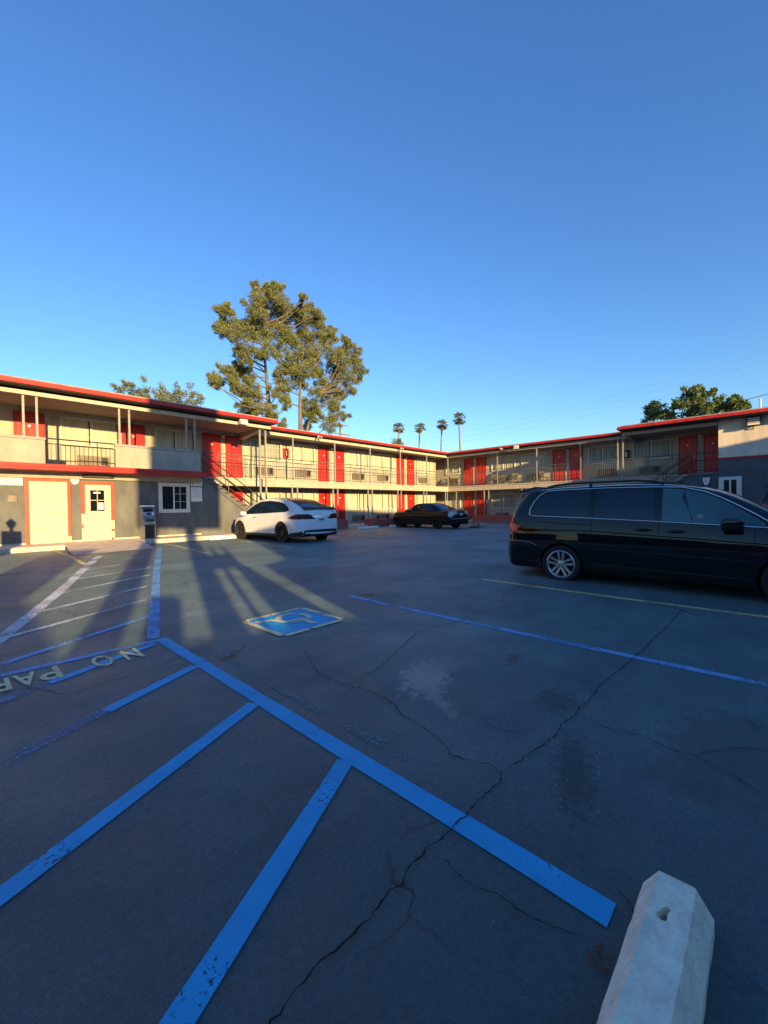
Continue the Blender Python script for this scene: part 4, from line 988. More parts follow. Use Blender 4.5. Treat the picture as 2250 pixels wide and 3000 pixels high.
class Car:
    def __init__(s, name, loc, rz, scale, label, cat, T, axles, wr, arch, paint, track):
        s.root = thing(name, loc, label, cat, None, rz, scale); s.T = T
        ys = T['y']; F = {k: pchip(ys, v) for k, v in T.items() if k != 'y'}
        L = ys[-1]; n = 84
        st = [0, .015, .04, .08, .12] + [.16 + (L - .32) * i / n for i in range(n + 1)] + [L - .12, L - .08, L - .04, L - .015, L]
        vs = []; K = None
        for y in st:
            g = {k: f(y) for k, f in F.items()}
            P = [(0, g['zb']), (g['wm'] * .55, g['zb']), (g['wm'] * .90, g['zb']), (g['wm'] * .955, g['zb'] + .02)]
            for k in range(1, 8):
                t = k / 7; P.append((g['wm'] * (.955 + .045 * math.sin(t * PI / 2)), g['zb'] + .02 + (g['zm'] - g['zb'] - .02) * t))
            for k in range(1, 9):
                t = k / 8; P.append((g['wm'] + (g['wk'] - g['wm']) * t ** 1.7, g['zm'] + (g['zk'] - g['zm']) * t))
            for k in range(1, 10):
                t = k / 9; bul = .018 * math.sin(t * PI) * min(1, (g['zt'] - g['zk']) * 4)
                P.append((g['wk'] + (g['wt'] - g['wk']) * t + bul, g['zk'] + (g['zt'] - g['zk']) * t))
            for k in range(1, 11):
                a = k / 10 * PI / 2; P.append((g['wt'] * (1 - (1 - math.cos(a)) ** .9 if k < 10 else 0) , g['zt'] + (g['zc'] - g['zt']) * math.sin(a) ** .8))
            full = [(x, z) for x, z in P] + [(-x, z) for x, z in P[-2:0:-1]]
            K = len(full); vs += [(x, y, z) for x, z in full]
        m = MB(); fs = []
        for i in range(len(st) - 1):
            for k in range(K): fs.append((i*K + k, i*K + (k+1) % K, (i+1)*K + (k+1) % K, (i+1)*K + k))
        fs += [tuple(range(K))[::-1], tuple((len(st)-1)*K + k for k in range(K))]
        m.add(vs, fs); s.body = m.build('body', [paint, M['well']], s.root, smooth='full', **LP)
        # sculpt: rounded plan at both ends
        for v in s.body.data.vertices:
            e = T_END.get(name, (.30, .35)); 
            f = 0
            if v.co.y < e[0]: f = ((e[0] - v.co.y) / e[0]) ** 2.2 * .16
            elif v.co.y > L - e[1]: f = ((v.co.y - L + e[1]) / e[1]) ** 2.0 * .22
            v.co.x *= 1 - f
        # bow the ends outwards at the middle
        for v in s.body.data.vertices:
            q = (abs(v.co.x) / 1.0) ** 2
            if v.co.y < .25: v.co.y += q * .13 * (1 - v.co.y / .25)
            if v.co.y > L - .6: v.co.y -= q * .22 * ((v.co.y - L + .6) / .6)
        bm = bmesh.new(); bm.from_mesh(s.body.data); bmesh.ops.recalc_face_normals(bm, faces=bm.faces); bm.to_mesh(s.body.data); bm.free()
        s.bvh = BVHTree.FromPolygons([v.co.copy() for v in s.body.data.vertices], [tuple(p.vertices) for p in s.body.data.polygons])
        # wheel arches
        cut = MB(); W = 1.2
        for ay in axles:
            for sd in (-1, 1):
                x0, x1 = (track - .30, W) if sd > 0 else (-W, -(track - .30))
                P = [(ay + arch * math.cos(t), wr + arch * math.sin(t)) for t in [k * 2 * PI / 40 for k in range(40)]]
                cut.prism(P, 'x', x0, x1)
        c = cut.build('cutter', M['well'], s.root, **LP)
        md = s.body.modifiers.new('arch', 'BOOLEAN'); md.object = c; md.operation = 'DIFFERENCE'; md.solver = 'EXACT'; 
        try: md.material_mode = 'TRANSFER'
        except Exception: pass
        bpy.context.view_layer.update()
        dg = bpy.context.evaluated_depsgraph_get(); me = bpy.data.meshes.new_from_object(s.body.evaluated_get(dg))
        s.body.modifiers.clear(); s.body.data = me; bpy.data.objects.remove(c)
        for p in me.polygons: p.use_smooth = True
        me.set_sharp_from_angle(angle=R_(38))
        s.axles, s.wr, s.track = axles, wr, track
    def cast(s, o, d):
        loc, nor, idx, dist = s.bvh.ray_cast(Vector(o), Vector(d))
        return (loc, nor if nor.dot(Vector(d)) < 0 else -nor) if loc is not None else (None, None)
    def hit(s, a, b, mode):
        if mode == 'R': return s.cast((3, a, b), (-1, 0, 0))
        if mode == 'L': return s.cast((-3, a, b), (1, 0, 0))
        if mode == 'B': return s.cast((a, -3, b), (0, 1, 0))
        if mode == 'F': return s.cast((a, 9, b), (0, -1, 0))
        if mode == 'T': return s.cast((a, b, 5), (0, 0, -1))
    def panel(s, name, poly, mode, mat, off=.004, n=22, parent=None):
        """poly monotone in its first axis, draped on the body"""
        A = [p[0] for p in poly]; a0, a1 = min(A), max(A); m = MB(); rows = []
        for i in range(n + 1):
            a = a0 + (a1 - a0) * (i / n * .998 + .001); zs = []
            for (p, q) in zip(poly, poly[1:] + poly[:1]):
                if (p[0] - a) * (q[0] - a) <= 0 and p[0] != q[0]: zs.append(p[1] + (q[1] - p[1]) * (a - p[0]) / (q[0] - p[0]))
            if len(zs) < 2: continue
            lo, hi = min(zs), max(zs); r = []
            for j in range(11):
                b = lo + (hi - lo) * j / 10; p, nn = s.hit(a, b, mode)
                r.append(p + nn * off if p is not None else None)
            rows.append(r)
        vs, fs, idx = [], [], {}
        for i, r in enumerate(rows):
            for j, p in enumerate(r):
                if p is not None: idx[i, j] = len(vs); vs.append(tuple(p))
        for i in range(len(rows) - 1):
            for j in range(10):
                q = [(i, j), (i+1, j), (i+1, j+1), (i, j+1)]
                if all(k in idx for k in q): fs.append([idx[k] for k in q])
        m.add(vs, fs); o = m.build(name, mat, parent or s.root, **LP)
        for p in o.data.polygons: p.use_smooth = True
        return o
    def line(s, name, pts, mode, mat, r=.008, off=.002, parent=None, step=.06):
        P = []
        for a, b in zip(pts[:-1], pts[1:]):
            n = max(1, int(math.dist(a, b) / step))
            for k in range(n): P.append((a[0] + (b[0]-a[0]) * k/n, a[1] + (b[1]-a[1]) * k/n))
        P.append(pts[-1]); Q = []
        for a, b in P:
            p, nn = s.hit(a, b, mode)
            if p is not None: Q.append(p + nn * off)
        if len(Q) < 2: return
        m = MB(); m.tube(Q, r, 6); return m.build(name, mat, parent or s.root, smooth='full', **LP)
    def wheels(s, rim_mat, spokes, style):
        wr, tr = s.wr, s.track; rr = wr * .70
        for ay in s.axles:
            for sd in (-1, 1):
                c = Vector((sd * (tr - .11), ay, wr)); o = 0
                m = MB(); m.lathe([(0, -.07), (.13, -.07), (.13, .02), (.0, .02)], 20, 'x'); hub = m.build('wheel', M['well'], s.root, **LP); hub.location = c
                m = MB(); W = .108
                m.lathe([(rr, -W), (rr + .02, -W), (wr - .03, -W*1.02), (wr - .008, -W*.85), (wr, -W*.6), (wr, W*.6), (wr - .008, W*.85), (wr - .03, W*1.02), (rr + .03, W*1.0), (rr + .005, W*.9), (rr, W*.5), (rr, -W)], 48, 'x')
                m.build('tyre', M['tyre'], hub, smooth=True, **LP)
                m = MB(); e = sd * W
                m.lathe([(rr + .008, e * .92), (rr - .004, e * .98), (rr - .022, e * .80), (rr - .03, -e * .3)], 48, 'x')
                for k in range(spokes):
                    a = 2 * PI * k / spokes + .3
                    pair = (-.215, .215) if style == 'twin' else (0,)
                    for q in pair:
                        aa = a + q; w0, w1 = .016, .014
                        d0 = Vector((0, math.cos(a), math.sin(a))); d1 = Vector((0, math.cos(aa), math.sin(aa))); t1 = Vector((0, -math.sin(aa), math.cos(aa)))
                        if style == 'twin': w0, w1 = .017, .024
                        p0, p1 = (d0 * .05 + t1 * q * .12 if style == 'twin' else d1 * .035), d1 * (rr - .02); ex0, ex1 = Vector((e * .72, 0, 0)), Vector((e * .86, 0, 0)); th = Vector((sd * .028, 0, 0))
                        vs = [p0 - t1*w0 + ex0, p0 + t1*w0 + ex0, p1 + t1*w1 + ex1, p1 - t1*w1 + ex1]
                        m.add([v for v in vs] + [v - th for v in vs], [(0,1,2,3), (7,6,5,4), (0,4,5,1), (1,5,6,2), (2,6,7,3), (3,7,4,0)])
                m.lathe([(0, e * .80), (.035, e * .80), (.062, e * .74), (.065, e * .5)], 20, 'x')
                m.build('rim', rim_mat, hub, smooth=True, **LP)
                m = MB(); m.lathe([(0, e * .1), (rr - .03, e * .1), (rr - .03, 0)], 32, 'x'); m.build('brake_disc', M['well'], hub, **LP)
T_END = {'minivan': (.35, .5), 'white_hatchback_car': (.45, .55), 'black_sedan_car': (.45, .5)}
# --- black minivan
TV = dict(y=[0, .03, .10, .20, .35, .55, .8, 1.2, 2.0, 2.7, 3.1, 3.45, 3.7, 3.9, 4.1, 4.35, 4.7, 4.95, 5.08, 5.13],
  zc=[.70, .78, 1.08, 1.30, 1.52, 1.68, 1.735, 1.76, 1.77, 1.745, 1.69, 1.58, 1.45, 1.33, 1.21, 1.11, 1.0, .88, .76, .66],
  zt=[.66, .74, 1.03, 1.24, 1.46, 1.63, 1.68, 1.70, 1.71, 1.69, 1.635, 1.52, 1.39, 1.27, 1.15, 1.05, .94, .82, .71, .62],
  wt=[.86, .88, .84, .82, .80, .79, .79, .79, .785, .78, .76, .74, .73, .74, .75, .78, .78, .74, .70, .68],
  zk=[.62, .70, .98, 1.10, 1.19, 1.21, 1.20, 1.19, 1.16, 1.13, 1.11, 1.09, 1.07, 1.05, 1.03, .99, .88, .76, .66, .58],
  wk=[.89, .905, .915, .92, .925, .93, .935, .935, .935, .935, .935, .93, .93, .925, .92, .915, .89, .86, .82, .80],
  zm=[.52, .55, .60, .66, .70, .72, .72, .72, .72, .72, .72, .72, .72, .72, .72, .70, .66, .60, .52, .50],
  wm=[.93, .945, .96, .97, .975, .98, .98, .98, .98, .98, .98, .98, .98, .98, .98, .975, .96, .93, .90, .88],
  zb=[.36, .30, .26, .24, .23, .23, .23, .23, .22, .22, .22, .22, .22, .22, .22, .22, .22, .22, .24, .28])
M['van_paint'] = car_paint('black_car_paint', (.0015, .0025, .004), .5, spec=.05)
van = Car('minivan', (8.5, 3.92, .012), PI, 1, 'black minivan with chrome window line and silver rims at the right', 'minivan', TV, [1.17, 4.17], .345, .385, M['van_paint'], .965)
van.wheels(M['rim_silver'], 5, 'twin')
g3 = [(.62, 1.25), (.66, 1.40), (.76, 1.56), (.90, 1.645), (1.64, 1.665), (1.64, 1.195)]
g2 = [(1.74, 1.19), (1.74, 1.665), (2.60, 1.655), (2.60, 1.155)]
g1 = [(2.70, 1.15), (2.70, 1.650), (2.95, 1.635), (3.22, 1.56), (3.39, 1.47), (3.58, 1.35), (3.73, 1.24), (3.88, 1.12), (3.88, 1.085)]
for md in 'RL':
    van.panel('side_window', g3, md, M['car_glass']); van.panel('side_window', g2, md, M['car_glass'])
    fw = van.panel('side_window', g1, md, M['daylit_car_glass'])
    van.panel('belt_pillar', [(3.02, 1.14), (3.06, 1.14), (3.0, 1.62), (2.96, 1.62)][::-1] if False else [(2.95, 1.50), (2.98, 1.62), (3.07, 1.15), (3.10, 1.16)], md, M['car_glass'], off=.006, parent=fw, n=6)
    if md == 'R': van.panel('sticker', [(3.14, 1.19), (3.14, 1.25), (3.20, 1.25), (3.20, 1.19)], md, M['curtain_dim'], off=.007, parent=fw, n=3)
    van.line('chrome_trim', [(3.95, 1.065), (3.5, 1.09), (2.66, 1.135), (1.69, 1.175), (1.2, 1.195), (.66, 1.215), (.585, 1.24), (.60, 1.34), (.66, 1.47), (.75, 1.59), (.88, 1.67), (1.2, 1.685), (1.9, 1.69), (2.6, 1.68), (2.95, 1.66), (3.22, 1.585), (3.40, 1.495), (3.6, 1.37), (3.77, 1.255), (3.95, 1.12)], md, M['chrome'], r=.011, off=.004)
    for x in (1.69, 2.66): van.line('door_seam', [(x - .04, .30), (x, .62), (x, 1.16)], md, M['well'], r=.004, off=-.001)
    van.line('door_seam', [(3.77, 1.06), (3.78, .8), (3.72, .36)], md, M['well'], r=.004, off=-.001)
    van.line('door_seam', [(.62, 1.12), (1.2, 1.08), (1.69, 1.06)], md, M['well'], r=.006, off=-.003)
    van.line('door_rail', [(.55, .96), (1.69, .955), (2.66, .91), (3.78, .85), (4.2, .83)], md, M['well'], r=.012, off=-.006)
    van.line('rocker_trim', [(1.72, .395), (2.6, .375), (3.62, .35)], md, M['rim_black'], r=.016, off=.004)
    van.line('side_moulding', [(1.75, .66), (2.6, .63), (3.7, .60)], md, M['van_paint'], r=.012, off=.002)
    for (hy, hz) in ((2.46, 1.0), (2.89, .985)):
        van.panel('handle_cup', [(hy - .10, hz), (hy - .05, hz + .026), (hy + .05, hz + .026), (hy + .10, hz), (hy + .05, hz - .026), (hy - .05, hz - .026)], md, M['well'], off=.002, n=8)
        p0, n0 = van.hit(hy, hz, md); m = MB(); s_ = 1 if md == 'R' else -1
        m.tube([(p0.x + s_ * .004, hy - .11, hz), (p0.x + s_ * .030, hy - .05, hz + .004), (p0.x + s_ * .032, hy + .05, hz + .004), (p0.x + s_ * .004, hy + .11, hz)], .012, 8); m.build('door_handle', M['van_paint'], van.root, smooth='full', **LP)
    s_ = 1 if md == 'R' else -1
    m = MB(); m.prism([(3.44, 1.02), (3.66, 1.04), (3.68, 1.16), (3.62, 1.20), (3.44, 1.19), (3.42, 1.12)], 'x', s_ * .99, s_ * 1.20); mi = m.build('side_mirror', M['van_paint'], van.root, bevel=.025, smooth=True, **LP)
    m = MB(); m.prism([(3.52, 1.02), (3.66, 1.02), (3.64, 1.10), (3.54, 1.10)], 'x', s_ * .93, s_ * 1.0); m.build('mirror_arm', M['black'], mi, **LP)
    m = MB(); m.tube([(s_*.74, .80, 1.72), (s_*.73, 1.0, 1.775), (s_*.72, 1.3, 1.80), (s_*.715, 2.3, 1.80), (s_*.71, 2.55, 1.775), (s_*.70, 2.7, 1.73)], .018, 8)
    m.tube([(s_*.72, 1.62, 1.70), (s_*.72, 1.62, 1.80)], .025, 6); m.build('roof_rail', M['black'], van.root, smooth='full', **LP)
    van.panel('tail_light', [(.06, .90), (.08, 1.075), (.30, 1.07), (.42, 1.02), (.38, .97), (.28, .90)], md, M['tail_red'], off=.008, n=12)
    van.panel('reflector', [(.04, .84), (.06, .895), (.22, .895), (.26, .86)], md, M['tail_clear'], off=.007, n=6)
    van.line('bumper_seam', [(.06, .74), (.40, .74), (.62, .72), (.74, .66)], md, M['chrome'], r=.0035, off=.0)
    van.panel('head_light', [(4.55, .68), (4.62, .80), (4.95, .76), (5.0, .66)], md, M['tail_clear'], off=.005, n=8)
    van.panel('mud_flap', [(.76, .22), (.76, .42), (.81, .42), (.81, .22)], md, M['black'], off=.004, n=3)
m = MB()
van.panel('windscreen', [(-.70, 3.35), (-.66, 4.10), (0, 4.22), (.66, 4.10), (.70, 3.35), (0, 3.20)], 'T', M['car_glass'], off=.004, n=26)
van.panel('rear_window', [(-.70, 1.14), (-.62, 1.56), (.62, 1.56), (.70, 1.14)], 'B', M['car_glass'], off=.004)
m = MB(); m.prism([(.30, 1.70), (.62, 1.775), (.62, 1.745), (.30, 1.66)], 'x', -.70, .70); m.build('roof_spoiler', M['van_paint'], van.root, bevel=.01, **LP)
for s_ in (-1, 1): van.panel('tail_light', [(s_*.92, .90), (s_*.92, 1.07), (s_*.70, 1.05), (s_*.68, .90)], 'B', M['tail_red'], off=.008, n=8)
van.panel('licence_plate', [(-.16, .80), (-.16, .95), (.16, .95), (.16, .80)], 'B', M['plate'], off=.01, n=6)
# --- white electric hatchback
TW = dict(y=[0, .04, .10, .20, .40, .70, 1.1, 1.6, 2.1, 2.6, 3.05, 3.45, 3.8, 4.1, 4.35, 4.7, 4.9, 5.0, 5.03],
  zc=[.78, 1.10, 1.25, 1.30, 1.38, 1.49, 1.60, 1.66, 1.70, 1.705, 1.665, 1.57, 1.42, 1.25, 1.12, .99, .86, .72, .64],
  zt=[.72, 1.03, 1.17, 1.22, 1.29, 1.39, 1.51, 1.59, 1.63, 1.635, 1.59, 1.49, 1.34, 1.17, 1.04, .91, .79, .66, .58],
  wt=[.84, .86, .84, .82, .76, .70, .655, .63, .625, .63, .64, .66, .69, .73, .77, .76, .72, .66, .64],
  zk=[.66, .93, 1.07, 1.10, 1.12, 1.13, 1.13, 1.10, 1.08, 1.045, 1.03, 1.01, .99, .97, .94, .82, .70, .59, .52],
  wk=[.89, .91, .92, .925, .93, .935, .935, .93, .93, .93, .93, .925, .92, .91, .90, .88, .84, .78, .76],
  zm=[.50, .55, .62, .68, .74, .78, .76, .70, .68, .68, .68, .70, .74, .76, .74, .64, .56, .50, .46],
  wm=[.92, .94, .96, .975, .99, 1.0, 1.0, .985, .98, .98, .985, .99, 1.0, 1.0, .99, .96, .92, .87, .84],
  zb=[.36, .30, .27, .25, .24, .24, .23, .22, .22, .22, .22, .22, .22, .22, .22, .22, .23, .26, .30])
M['white_paint'] = car_paint('white_car_paint', (.80, .81, .82), .4)
WY = R_(1)
wx, wy = 8.80 + .01, 12.32 - .95 * 1.13
wc = Car('white_hatchback_car', (wx, wy, .212), WY, .95, 'white electric hatchback car with dark roof glass parked by the left stairs', 'car', TW, [1.13, 4.095], .385, .43, M['white_paint'], .975)
wc.wheels(M['rim_dark'], 10, 'single')
gw = [(.74, 1.20), (.95, 1.33), (1.3, 1.46), (1.7, 1.53), (2.3, 1.58), (2.9, 1.555), (3.25, 1.47), (3.6, 1.32), (3.88, 1.16), (4.0, 1.06), (3.9, 1.045), (2.6, 1.085), (1.5, 1.125), (.9, 1.145)]
for md in 'RL':
    w_ = wc.panel('side_window', gw, md, M['car_glass'], n=34)
    wc.panel('belt_pillar', [(2.68, 1.10), (2.70, 1.53), (2.78, 1.53), (2.76, 1.10)], md, M['black'], off=.006, parent=w_, n=4)
    for pts in ([(2.68, .34), (2.70, 1.06)], [(1.62, .60), (1.52, .9), (1.45, 1.07)], [(3.72, .36), (3.74, .7), (3.70, 1.0)]): wc.line('door_seam', pts, md, M['post'], r=.0035, off=-.001)
    wc.panel('door_handle', [(2.88, .935), (2.89, .96), (3.10, .95), (3.10, .925)], md, M['chrome'], off=.008, n=6)
    wc.panel('side_cladding', [(1.55, .22), (1.55, .345), (3.66, .335), (3.66, .22)], md, M['black'], off=.006, n=26)
    wc.panel('rear_bumper', [(.02, .26), (.06, .44), (.45, .41), (.70, .36), (.72, .26)], md, M['black'], off=.006, n=14)
    wc.panel('tail_light', [(.02, .88), (.04, 1.06), (.20, 1.07), (.45, 1.01), (.70, .92), (.40, .88)], md, M['tail_dark'], off=.008, n=14)
    wc.panel('fender_camera', [(4.02, .84), (4.03, .865), (4.12, .86), (4.12, .835)], md, M['black'], off=.008, n=4)
    wc.panel('reflector', [(.42, .50), (.42, .525), (.58, .525), (.58, .50)], md, M['metal'], off=.006, n=4)
    s_ = 1 if md == 'R' else -1
    m = MB(); m.prism([(3.62, 1.02), (3.80, 1.05), (3.80, 1.16), (3.70, 1.18), (3.60, 1.14)], 'x', s_ * .95, s_ * 1.14); m.build('side_mirror', M['white_paint'], wc.root, bevel=.02, smooth=True, **LP)
for s_ in (-1, 1): wc.panel('tail_light', [(s_*.93, .88), (s_*.93, 1.06), (s_*.62, 1.055), (s_*.36, 1.01), (s_*.40, .94), (s_*.6, .90)] if s_ < 0 else [(s_*.36, 1.01), (s_*.62, 1.055), (s_*.93, 1.06), (s_*.93, .88), (s_*.6, .90), (s_*.40, .94)], 'B', M['tail_dark'], off=.009, n=12)
wc.panel('trunk_bar', [(-.40, .955), (-.40, .99), (.40, .99), (.40, .955)], 'B', M['chrome'], off=.012, n=12)
wc.panel('licence_plate', [(-.16, .79), (-.16, .92), (.16, .92), (.16, .79)], 'B', M['plate'], off=.01, n=6)
wc.panel('plate_lettering', [(-.11, .835), (-.11, .87), (.11, .87), (.11, .835)], 'B', M['plate_ink'], off=.013, n=6)
wc.panel('badge', [(-.03, 1.09), (0, 1.06), (.03, 1.09), (0, 1.097)], 'B', M['metal'], off=.012, n=4)
wc.panel('badge', [(.62, .50), (.62, .52), (.72, .52), (.72, .50)], 'B', M['metal'], off=.012, n=4)
wc.panel('rear_bumper', [(-.95, .24), (-.95, .44), (-.6, .50), (.6, .50), (.95, .44), (.95, .24)], 'B', M['black'], off=.008, n=18)
wc.panel('rear_window', [(-.68, .28), (-.54, 1.40), (0, 1.48), (.54, 1.40), (.68, .28), (0, .22)], 'T', M['car_glass'], off=.005, n=26)
wc.panel('roof_glass', [(-.52, 1.58), (-.50, 2.9), (.50, 2.9), (.52, 1.58)], 'T', M['car_glass'], off=.005, n=18)
wc.panel('windscreen', [(-.58, 3.02), (-.72, 4.12), (0, 4.28), (.72, 4.12), (.58, 3.02), (0, 2.96)], 'T', M['car_glass'], off=.005, n=20)
m = MB(); m.prism([(.04, 1.245), (.22, 1.315), (.28, 1.31), (.07, 1.215)], 'x', -.72, .72); m.build('boot_spoiler', M['black'], wc.root, bevel=.008, **LP)
# --- black sedan
TS = dict(y=[0, .04, .12, .30, .6, .85, 1.1, 1.4, 1.75, 2.2, 2.6, 2.9, 3.2, 3.5, 3.75, 4.2, 4.7, 4.92, 5.0],
  zc=[.82, .96, 1.03, 1.055, 1.075, 1.10, 1.20, 1.34, 1.44, 1.475, 1.47, 1.43, 1.31, 1.16, 1.06, 1.02, .93, .80, .70],
  zt=[.77, .91, .98, 1.0, 1.02, 1.04, 1.13, 1.27, 1.375, 1.41, 1.405, 1.365, 1.25, 1.11, 1.0, .96, .87, .74, .65],
  wt=[.82, .82, .80, .78, .76, .73, .68, .64, .625, .625, .63, .635, .66, .70, .74, .75, .72, .68, .66],
  zk=[.72, .86, .93, .95, .965, .975, .98, .985, .985, .98, .97, .965, .96, .95, .94, .90, .80, .68, .60],
  wk=[.87, .885, .89, .895, .90, .90, .90, .90, .90, .90, .90, .90, .895, .89, .885, .87, .84, .80, .78],
  zm=[.55, .6, .64, .66, .68, .68, .68, .68, .68, .68, .68, .68, .68, .68, .68, .66, .60, .54, .50],
  wm=[.89, .91, .93, .94, .94, .94, .94, .94, .94, .94, .94, .94, .94, .94, .94, .93, .91, .87, .85],
  zb=[.34, .28, .25, .23, .22, .22, .21, .21, .21, .21, .21, .21, .21, .21, .21, .21, .22, .24, .28])
M['sedan_paint'] = car_paint('dark_green_black_paint', (.006, .008, .008), .5, coat=.3, spec=.2)
yaw = .08; sc = .92
ax = (18.05, 12.45)
sx_, sy_ = ax[0] - sc * 1.05 * math.sin(yaw), ax[1] - sc * 1.05 * math.cos(yaw)
sd = Car('black_sedan_car', (sx_, sy_, .232), -yaw, sc, 'black four door sedan with pale tail lamps parked by the far planter', 'car', TS, [1.05, 4.10], .345, .375, M['sedan_paint'], .92)
sd.wheels(M['rim_black'], 8, 'single')
for md in 'RL':
    sd.panel('side_window', [(1.30, 1.02), (1.42, 1.18), (1.62, 1.31), (1.95, 1.375), (2.22, 1.38), (2.22, 1.015)], md, M['car_glass'], n=14)
    sd.panel('side_window', [(2.30, 1.015), (2.30, 1.38), (2.65, 1.37), (2.92, 1.32), (3.2, 1.19), (3.42, 1.06), (3.44, 1.0)], md, M['car_glass'], n=14)
    sd.line('window_trim', [(1.26, 1.0), (2.3, .995), (3.48, .985)], md, M['iron'], r=.006)
    for pts in ([(2.26, .30), (2.26, 1.0)], [(1.42, .62), (1.30, 1.0)], [(3.34, .30), (3.36, .98)]): sd.line('door_seam', pts, md, M['well'], r=.004, off=-.001)
    for hy in (1.75, 2.55): sd.panel('door_handle', [(hy - .09, .86), (hy - .09, .89), (hy + .09, .88), (hy + .09, .85)], md, M['iron'], off=.014, n=5)
    sd.panel('tail_light', [(.0, .70), (.02, .98), (.10, 1.0), (.20, .94), (.24, .80), (.20, .68), (.08, .66)], md, M['tail_clear'], off=.01, n=10)
    sd.panel('head_light', [(4.72, .66), (4.76, .80), (4.90, .78), (4.95, .68)], md, M['tail_clear'], off=.008, n=6)
    s_ = 1 if md == 'R' else -1
    m = MB(); m.prism([(3.18, .98), (3.34, 1.0), (3.34, 1.10), (3.20, 1.11)], 'x', s_ * .90, s_ * 1.08); m.build('side_mirror', M['sedan_paint'], sd.root, bevel=.02, **LP)
for s_ in (-1, 1):
    P = [(.60, .80), (.66, .92), (.74, .98), (.84, .96), (.88, .80), (.86, .68), (.70, .68)]
    P = P if s_ > 0 else [(-a, b) for a, b in P][::-1]
    sd.panel('tail_light', P, 'B', M['tail_clear'], off=.011, n=12)
sd.panel('licence_plate', [(-.16, .74), (-.16, .88), (.16, .88), (.16, .74)], 'B', M['plate'], off=.01, n=6)
sd.panel('rear_window', [(-.62, .92), (-.54, 1.58), (0, 1.62), (.54, 1.58), (.62, .92), (0, .87)], 'T', M['car_glass'], off=.005, n=20)
sd.panel('windscreen', [(-.56, 2.95), (-.66, 3.62), (0, 3.74), (.66, 3.62), (.56, 2.95), (0, 2.9)], 'T', M['car_glass'], off=.005, n=20)
sd.panel('rear_bumper_strip', [(-.84, .56), (-.84, .60), (.84, .60), (.84, .56)], 'B', M['post'], off=.01, n=14)
# a second dark car noses into the frame at the right edge, beyond the minivan bonnet
c2 = copy_tree(van.root); c2.name = 'parked_car'; c2.location = (20.3, .45, .25)
c2['label'] = 'dark car at the right edge, mostly hidden by the minivan bonnet'; c2['category'] = 'car'
# ---------------------------------------------------------------- trees
def leaf_crown(blobs, seed, per, size, depth, elong=1.0, up=.25, flat=1.0, quad=False):
    r = random.Random(seed); m = MB()
    for (x, y, z, rad) in blobs:
        c = Vector((x, y, z)); n = int(per * max(.35, (rad / .6)) ** 1.4)
        for sub in range(max(2, int(n / 26))):
            # a tuft on the blob
            d = Vector((r.gauss(0, 1), r.gauss(0, 1), r.gauss(0, .9))).normalized() * rad * r.uniform(.15, .98) ** .6
            t = c + Vector((d.x, d.y * depth, d.z * flat)); ax = (d.normalized() + Vector((0, 0, up))).normalized()
            tr = rad * .24 + size
            for k in range(26):
                q = t + Vector((r.gauss(0, 1), r.gauss(0, 1), r.gauss(0, 1))) * tr * .42
                dd = (ax * .8 + Vector((r.gauss(0, .6), r.gauss(0, .6), r.gauss(0, .6)))).normalized()
                s = dd.cross(Vector((r.gauss(0, 1), r.gauss(0, 1), r.gauss(0, 1)))).normalized()
                L = size * r.uniform(.7, 1.5) * elong; w = size * r.uniform(.16, .30) * (1 if elong > 1 else 1.6)
                if quad: m.add([q - s*w*.4, q + dd*L*.5 - s*w, q + dd*L, q + dd*L*.5 + s*w], [(0, 1, 2, 3)])
                else: m.add([q - s*w, q + s*w, q + dd*L], [(0, 1, 2)])
    return m
M['bark'] = material('bark', (.15, .12, .09), .9, vary=.25, scale=9, bump=.6, streak=.2)
M['pine_leaf'] = leaf_mat('pine_foliage', (.080, .112, .045), (.150, .175, .065), (.25, .25, .11), .22)
M['fig_leaf'] = leaf_mat('broad_foliage', (.045, .085, .028), (.09, .14, .042), (.17, .20, .07), .28)
M['palm_leaf'] = leaf_mat('palm_foliage', (.08, .095, .045), (.13, .14, .065), (.20, .19, .10), .3)
M['palm_skirt'] = leaf_mat('dry_palm_skirt', (.14, .10, .05), (.20, .15, .08), (.26, .20, .11), .1)
M['palm_trunk'] = material('palm_trunk', (.20, .175, .15), .9, vary=.2, scale=3, streak=6)
